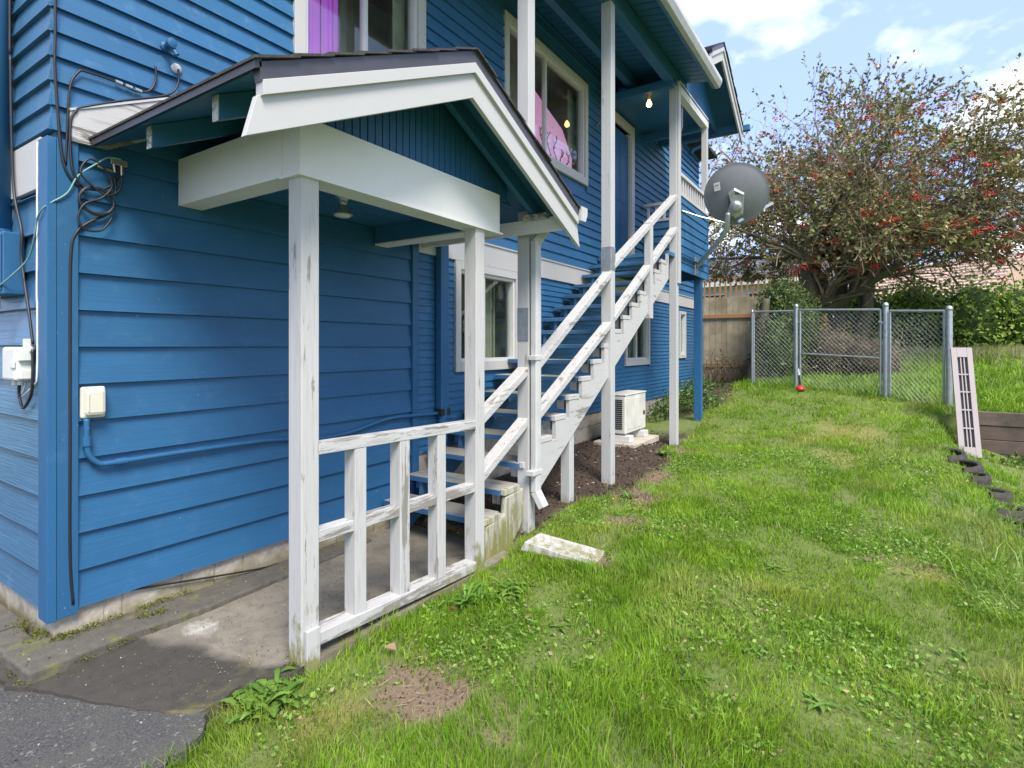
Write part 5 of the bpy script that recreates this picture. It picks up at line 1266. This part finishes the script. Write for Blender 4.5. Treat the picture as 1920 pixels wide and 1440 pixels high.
# shrubs
def shrub(name, label, centers, nleaf, size, c0, c1, cat='shrub', core=None, seed=1, stems=0, stemmat='twig', aspect=.5, cu=.0):
    r_ = np.random.default_rng(seed); P_ = []; 
    w_ = np.array([a[3] * a[4] * a[5] for a in centers]) ** .67; w_ /= w_.sum()
    base = thing(name, label, cat, (centers[0][0], centers[0][1], centers[0][2] - centers[0][5]))
    pos = []
    for (cx, cy, cz, rx_, ry_, rz_), p in zip(centers, w_):
        m = int(nleaf * p); v = r_.normal(size=(m, 3)); v /= np.linalg.norm(v, axis=1, keepdims=True)
        rr = np.clip(r_.normal(.88, .14, (m, 1)), .2, 1.25) * (1 + .18 * np.sin(v[:, :1] * 9 + v[:, 1:2] * 7 + cx) * np.sin(v[:, 2:] * 8))
        pos.append(np.array([cx, cy, cz]) + v * rr * np.array([rx_, ry_, rz_]))
    pos = np.concatenate(pos); n = len(pos)
    keepm = pos[:, 2] > terrain(pos[:, 0], pos[:, 1]); pos = pos[keepm]; n = len(pos)
    u = np.clip(r_.normal(.45, .3, (n, 1)), 0, 1); C = np.array(c0) * (1 - u) + np.array(c1) * u
    V, T, CC = leaf_cloud(pos, r_.uniform(.6, 1.3, n) * size, C, aspect, cu)
    np_mesh('foliage', V, T, CC, 'leaf', base)
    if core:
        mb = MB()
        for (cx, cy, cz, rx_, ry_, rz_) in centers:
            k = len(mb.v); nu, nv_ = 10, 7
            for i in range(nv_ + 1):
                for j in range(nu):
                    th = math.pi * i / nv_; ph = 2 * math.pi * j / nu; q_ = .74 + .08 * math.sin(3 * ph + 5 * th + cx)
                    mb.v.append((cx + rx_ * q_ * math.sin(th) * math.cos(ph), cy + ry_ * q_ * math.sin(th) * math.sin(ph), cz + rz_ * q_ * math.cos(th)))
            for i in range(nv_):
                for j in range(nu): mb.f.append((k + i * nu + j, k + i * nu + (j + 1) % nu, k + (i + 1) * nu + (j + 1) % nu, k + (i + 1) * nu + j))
        obj('inner_core', mb, core, base, smooth=True)
    if stems:
        mb = MB()
        for i in range(stems):
            c = centers[r_.integers(len(centers))]; a = r_.uniform(0, 6.28); rr = r_.uniform(.3, 1.1)
            b0 = Vector((c[0] + .3 * c[3] * math.cos(a), c[1] + .3 * c[4] * math.sin(a), c[2] - c[5] * .9)); e = Vector((c[0] + rr * c[3] * math.cos(a), c[1] + rr * c[4] * math.sin(a), c[2] + c[5] * r_.uniform(-.2, 1.1)))
            m_ = (b0 + e) / 2 + Vector((r_.normal(0, .15), r_.normal(0, .15), .25)); mb.tube(smooth_path([b0, m_, e], 3), .008, 4, False, .004)
        obj('stems', mb, stemmat, base)
    return base
M['coregreen'] = plain('shaded_foliage', (.045, .08, .02), .9, var=.5, sc=4)  # solid core inside green shrubs, inner shade put into its dark colour
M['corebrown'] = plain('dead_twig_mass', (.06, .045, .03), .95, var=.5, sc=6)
hed = []
for i in range(9):
    x_ = 3.4 + i * 1.15; hed.append((x_, 17.3 + .25 * math.sin(i * 2.1), tz(x_, 17.3) + .75, .95, .8, 1.2 + .15 * math.sin(i * 1.7)))
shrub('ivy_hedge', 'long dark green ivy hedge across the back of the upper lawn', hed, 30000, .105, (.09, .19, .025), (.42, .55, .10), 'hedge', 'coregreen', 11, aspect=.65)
shrub('flowering_shrub', 'yellow green flowering shrub growing above the ivy hedge', [(8.3, 16.6, 2.45, .85, .6, .55), (9.3, 16.8, 2.4, .6, .5, .45)], 4500, .11, (.12, .2, .03), (.42, .48, .10), 'shrub', 'coregreen', 12)
r5 = np.random.default_rng(55)
for i in range(11):
    x_, y_, z_ = 7.8 + r5.uniform(0, 1.9), 15.98 + r5.uniform(-.08, .1), 2.05 + r5.uniform(-.1, .75); mb = MB()
    for k in range(6):
        a = k * 1.047; mb.poly([(x_, y_, z_), (x_ + .07 * math.cos(a - .4), y_ - .05, z_ + .07 * math.sin(a - .4)), (x_ + .10 * math.cos(a), y_ - .03, z_ + .10 * math.sin(a)), (x_ + .07 * math.cos(a + .4), y_ - .05, z_ + .07 * math.sin(a + .4))], [(0, 1, 2, 3)])
    tag(obj('coral_flower', mb, 'flower'), 'coral pink blossom on the flowering shrub', 'flower', 'coral blossoms on the shrub')
tag(obj('blue_balloon', MB().lathe((9.35, 15.95, 2.55), (1, .2, .2), [(.01, -.16), (.08, -.12), (.13, -.02), (.12, .07), (.05, .13), (.01, .15)], 14), 'bluetoy', smooth=True), 'bright blue plastic object caught at the top of the flowering shrub', 'plastic toy')
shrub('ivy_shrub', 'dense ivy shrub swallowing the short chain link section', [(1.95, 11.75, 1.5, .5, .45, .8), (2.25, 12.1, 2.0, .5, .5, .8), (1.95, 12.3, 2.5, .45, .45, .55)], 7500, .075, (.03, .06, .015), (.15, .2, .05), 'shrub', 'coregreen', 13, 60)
shrub('bramble', 'tangle of dry brambles behind the chain link gate', [(2.9, 12.4, 1.35, .65, .5, .7), (3.6, 12.2, 1.25, .7, .5, .6)], 3200, .05, (.09, .09, .03), (.30, .25, .13), 'shrub', 'corebrown', 14, 110)
shrub('bare_bush', 'leafless twiggy bush in front of the wooden fence', [(.55, 12.3, .95, .4, .3, .5), (1.0, 12.35, .9, .35, .25, .45)], 500, .04, (.08, .07, .03), (.2, .17, .08), 'shrub', None, 15, 110)
shrub('low_ground_cover', 'low leafy plants along the foundation by the far post', [(.45, 9.0, .35, .3, .5, .2), (.6, 10.0, .5, .5, .7, .22), (.5, 11.3, .6, .5, .7, .22), (.9, 9.6, .5, .35, .5, .16)], 2600, .07, (.04, .09, .02), (.16, .25, .06), 'plant', None, 16)
shrub('pit_plants', 'low leafy plants growing at the foot of the timber wall', [(5.6, 8.6, .02, .6, .25, .1), (6.5, 8.3, .0, .6, .3, .1)], 900, .07, (.05, .13, .02), (.17, .29, .05), 'plant', None, 17)
# long strap grass by the tyres
nS = 520; X = r.uniform(4.15, 4.75, nS); Y = r.uniform(3.0, 5.6, nS); n = nS; h = r.uniform(.08, .24, n); w = r.uniform(.005, .010, n)
u = r.random((n, 1)); C = np.array([.11, .22, .03]) * (1 - u) + np.array([.34, .44, .12]) * u
V, T, Q, CC = blades(X, Y, h, w, C, 91, .8)
np_mesh('strap_grass', V, T, CC, 'grass', None, 'stuff', Q)['label'] = 'long arching strap grass beside the tyre edging'

# ------------------------------------------------------------------ holly tree
tree = thing('holly_tree', 'large holly tree with red berry clusters behind the chain link gate', 'tree', (2.4, 14.6, tz(2.4, 14.6)))
rt_ = np.random.default_rng(2024); rr_ = random.Random(99)
trunk_mb, twig_mb = MB(), MB(); tips = []
CEN = np.array([3.6, 15.4, 5.3]); RAD = np.array([4.6, 3.4, 3.5])
def inside(p):
    c = CEN.copy(); lat = (p[0] - CAM.x) * .836 + (p[1] - CAM.y) * .549; c[2] -= .26 * (lat - 8.0); q_ = (np.array(p) - c) / RAD; an = math.atan2(q_[2], q_[0]); return float(q_ @ q_) * (1 + .28 * math.sin(5.3 * an + 1.0) + .2 * math.sin(11 * an + 2.2))
def grow(p, d, ln, rad, lev):
    p = Vector(p); d = Vector(d).normalized(); seg = 4; path = [p.copy()]; pts = []
    for i in range(seg):
        d = (d + Vector((rr_.gauss(0, .16), rr_.gauss(0, .16), rr_.gauss(.02 if lev < 2 else -.05, .14)))).normalized()
        p = p + d * ln / seg; path.append(p.copy())
    r1 = rad * (.55 if lev < 3 else .4)
    (trunk_mb if lev < 2 else twig_mb).tube(path, rad, 8 if lev == 0 else (6 if lev == 1 else 3), False, r1)
    if lev >= 4 or ln < .22: tips.append((path, d)); return
    if lev >= 3: tips.append((path, d))
    nch = {0: 6, 1: 9, 2: 6, 3: 4}[lev]
    for k in range(nch):
        t = rr_.uniform(.35 if lev else .55, 1.0); i = min(seg - 1, int(t * seg)); b_ = path[i].lerp(path[i + 1], t * seg - i)
        ang = rr_.uniform(0, 6.28); sp_a = rr_.uniform(.45, 1.05)
        ref = d.orthogonal().normalized(); sd = (Matrix.Rotation(ang, 3, d) @ ref)
        nd = (d * math.cos(sp_a) + sd * math.sin(sp_a)); nd.z += .10 if lev < 2 else -.04
        l2 = ln * rr_.uniform(.5, .78)
        e = b_ + nd.normalized() * l2
        if inside(e) > 1.12: l2 *= .55
        if inside(b_) > 1.25: continue
        if e.z < 3.3 and lev >= 2 and rr_.random() < .8: continue
        if e.z < 2.8 and lev >= 1: nd.z += .35
        grow(b_, nd, l2, max(.0045, r1 * rr_.uniform(.5, .75)), lev + 1)
g0_ = tz(2.4, 14.6)
for bx, by, ex, ey, ez, r0 in ((2.30, 14.5, 2.2, 14.6, 4.2, .26), (3.15, 14.9, 3.6, 15.2, 4.3, .2), (2.7, 14.8, 3.0, 15.4, 5.2, .17)):
    path = smooth_path([(bx, by, g0_ - .2), ((bx + ex) / 2 + .1, (by + ey) / 2, g0_ + 1.2), (ex, ey, ez)], 4)
    trunk_mb.tube(path, r0, 10, False, r0 * .6)
    for k in range(8):
        t = .42 + .58 * k / 7; i = min(len(path) - 2, int(t * (len(path) - 1))); b_ = path[i]
        tgt = Vector(CEN + RAD * np.array([rr_.uniform(-.95, .95), rr_.uniform(-.75, .75), rr_.uniform(-.62, .95)]))
        if k == 7: tgt = Vector(CEN + RAD * np.array([rr_.uniform(-.5, .2), rr_.uniform(-.3, .3), 1.0]))
        v = tgt - b_; grow(b_, v, min(v.length * .62, 2.9), r0 * .42, 1)
for k in range(14):   # low, wide limbs
    a = k * .45 - .6; b_ = Vector((2.6 + .2 * math.cos(a), 14.7, rr_.uniform(3.5, 4.7)))
    v = Vector((math.cos(a) * (1 if math.cos(a) > 0 else .8), math.sin(a) * .8, rr_.uniform(-.02, .25))); grow(b_, v, rr_.uniform(2.3, 3.3), .055, 1)
obj('trunk', trunk_mb, 'bark', tree, smooth=True)
obj('twigs', twig_mb, 'twig', tree)
lp_, ldr = [], []; 
for path, d in tips:
    m = rr_.randint(14, 24)
    for i in range(m):
        t = 1 - .75 * rr_.random() ** 1.6; s_i = min(len(path) - 2, int(t * (len(path) - 1))); f_ = t * (len(path) - 1) - s_i
        q_ = path[s_i].lerp(path[s_i + 1], min(1, f_)); lp_.append(q_); ldr.append(d)
lp_ = np.array(lp_); ldr = np.array(ldr)
zk = np.clip((lp_[:, 2] - 2.7 - .5 * nz(lp_[:, 0], lp_[:, 1], 1.6, 5)) / 2.2, 0.02, 1) * np.clip(.42 + .75 * nz(lp_[:, 0] + lp_[:, 2], lp_[:, 1] - lp_[:, 2], 1.5, 8), .06, 1)
ksel = rt_.random(len(lp_)) < zk; lp_ = lp_[ksel]; ldr = ldr[ksel]
if len(lp_) > 120000:
    sel = rt_.choice(len(lp_), 120000, replace=False); lp_ = lp_[sel]; ldr = ldr[sel]
n = len(lp_); print('tree leaves', n, 'tips', len(tips))
u = rt_.random((n, 1)) ** 1.3; C = np.array([.06, .095, .025]) * (1 - u) + np.array([.38, .40, .15]) * u
br = (rt_.random((n, 1)) < .3); C = np.where(br, np.array([.38, .25, .12]) * rt_.uniform(.6, 1.2, (n, 1)), C)
V, T, CC = leaf_cloud(lp_, rt_.uniform(.06, .12, n), C, .58, 0, ldr, .18)
np_mesh('crown', V, T, CC, 'leaf', tree)
# berry clusters
cand = [p for p, d in tips if inside(p[-1]) < 1.2 and p[-1].y < CEN[1] + .4 and 3.1 < p[-1].z < 7.3]
rr_.shuffle(cand); bm_ = MB()
for p in cand[:260]:
    c = p[-1]; wid = rr_.uniform(.03, .11)
    for k in range(rr_.randint(9, 20)):
        q_ = c + Vector((rr_.gauss(0, wid), rr_.gauss(0, wid), rr_.gauss(0, wid * .6))); s_ = .021
        bm_.poly([q_ + Vector((s_, 0, 0)), q_ + Vector((-s_, 0, 0)), q_ + Vector((0, s_, 0)), q_ + Vector((0, -s_, 0)), q_ + Vector((0, 0, s_)), q_ + Vector((0, 0, -s_))],
                 [(0, 2, 4), (2, 1, 4), (1, 3, 4), (3, 0, 4), (2, 0, 5), (1, 2, 5), (3, 1, 5), (0, 3, 5)])
o = obj('berries', bm_, 'berry', tree, smooth=True); o['kind'] = 'stuff'

# ------------------------------------------------------------------ neighbours
def nb_wall(name, c, sc=1): return plain(name, c, .8, var=.08, sc=2)
M['nbgrey'] = nb_wall('pale_grey_wall', (.45, .46, .47)); M['nbteal'] = nb_wall('turquoise_wall', (.22, .48, .47)); M['nbtan'] = nb_wall('tan_wall', (.36, .28, .2))
M['peach'] = plain('peach_shingles', (.50, .36, .27), .9, var=.25, sc=10, bmp=.4); M['greyroof'] = plain('grey_shingles', (.20, .20, .21), .9, var=.25, sc=8)  # peach is the roof's own shingle colour
def neighbour(name, label, cx, cy, w, dpt, ze, zr, wall, roof, rotz, wins, chimney=None):
    h_ = thing(name, label, 'house', (cx, cy, 1.2)); RM = Matrix.Translation((cx, cy, 0)) @ Matrix.Rotation(rotz, 4, 'Z')
    obj('wall', xf(MB().box(-w / 2, w / 2, -dpt / 2, dpt / 2, 0.8, ze), RM), wall, h_)
    ro = obj('roof', xf(MB().prism([(-dpt / 2 - .5, ze - .1), (dpt / 2 + .5, ze - .1), (0, zr)], 'X', -w / 2 - .4, w / 2 + .4), RM), roof, h_)
    obj('eave_fascia', xf(MB().box(-w / 2 - .42, w / 2 + .42, -dpt / 2 - .56, -dpt / 2 - .5, ze - .28, ze - .05), RM), 'vinyl', h_)
    for k in range(12):
        t = k / 12; y_ = -dpt / 2 - .5 + (dpt / 2 + .5) * t; z_ = ze - .1 + (zr - ze + .1) * t
        obj('shingle_course', xf(MB().box(-w / 2 - .41, w / 2 + .41, y_ - .02, y_ + .1, z_ + .0, z_ + .07), RM), roof, ro)
    for (a, b_, c, e) in wins:
        wi = obj('window', xf(MB().box(a - .08, b_ + .08, -dpt / 2 - .06, -dpt / 2 + .02, c - .08, e + .08), RM), 'vinyl', h_)
        obj('pane', xf(MB().box(a, b_, -dpt / 2 - .075, -dpt / 2 - .062, c, e), RM), 'dark', wi)
    if chimney: obj('chimney', xf(MB().box(chimney, chimney + .8, -.8, .0, ze, zr + .9), RM), 'brick', h_)
    return h_
neighbour('neighbour_house', 'pale grey neighbour house with brick chimney beyond the wooden fence', -2.6, 33.0, 9, 8, 4.9, 6.7, 'nbgrey', 'greyroof', R(-6), [(-1, .2, 2.6, 4.2), (1.4, 2.6, 2.6, 4.2)], 3.2)
neighbour('neighbour_house', 'turquoise neighbour house with a broad peach shingle roof behind the hedge', 7.6, 43, 7.0, 9, 4.4, 6.9, 'nbteal', 'peach', R(-30), [(-2.5, -1.2, 2.4, 3.9), (1, 2.4, 2.4, 3.9)])
neighbour('neighbour_house', 'tall tan neighbour house right of the holly tree', 22.5, 38, 8, 8, 8.2, 10.0, 'nbtan', 'greyroof', R(-40), [(-2, -.8, 5.0, 6.6), (1, 2.2, 5.0, 6.6)])
dk = thing('neighbour_deck', 'orange brown timber deck with railing beyond the grey plank fence', 'deck', (-.4, 20.5, 1.3))
obj('skirt', MB().box(-2.2, 2.4, 20.5, 22, 1.2, 3.35), 'cedar', dk); obj('deck_rail', MB().box(-2.2, 2.4, 20.42, 20.5, 4.0, 4.1), 'cedar', dk)
for i in range(24): obj('deck_baluster', MB().box(-2.15 + i * .19, -2.09 + i * .19, 20.44, 20.48, 3.35, 4.0), 'cedar', dk)
for z in (3.35, 3.02, 2.69): obj('deck_board', MB().box(-2.2, 2.4, 20.45, 20.49, z - .3, z), 'cedar', dk, .004)
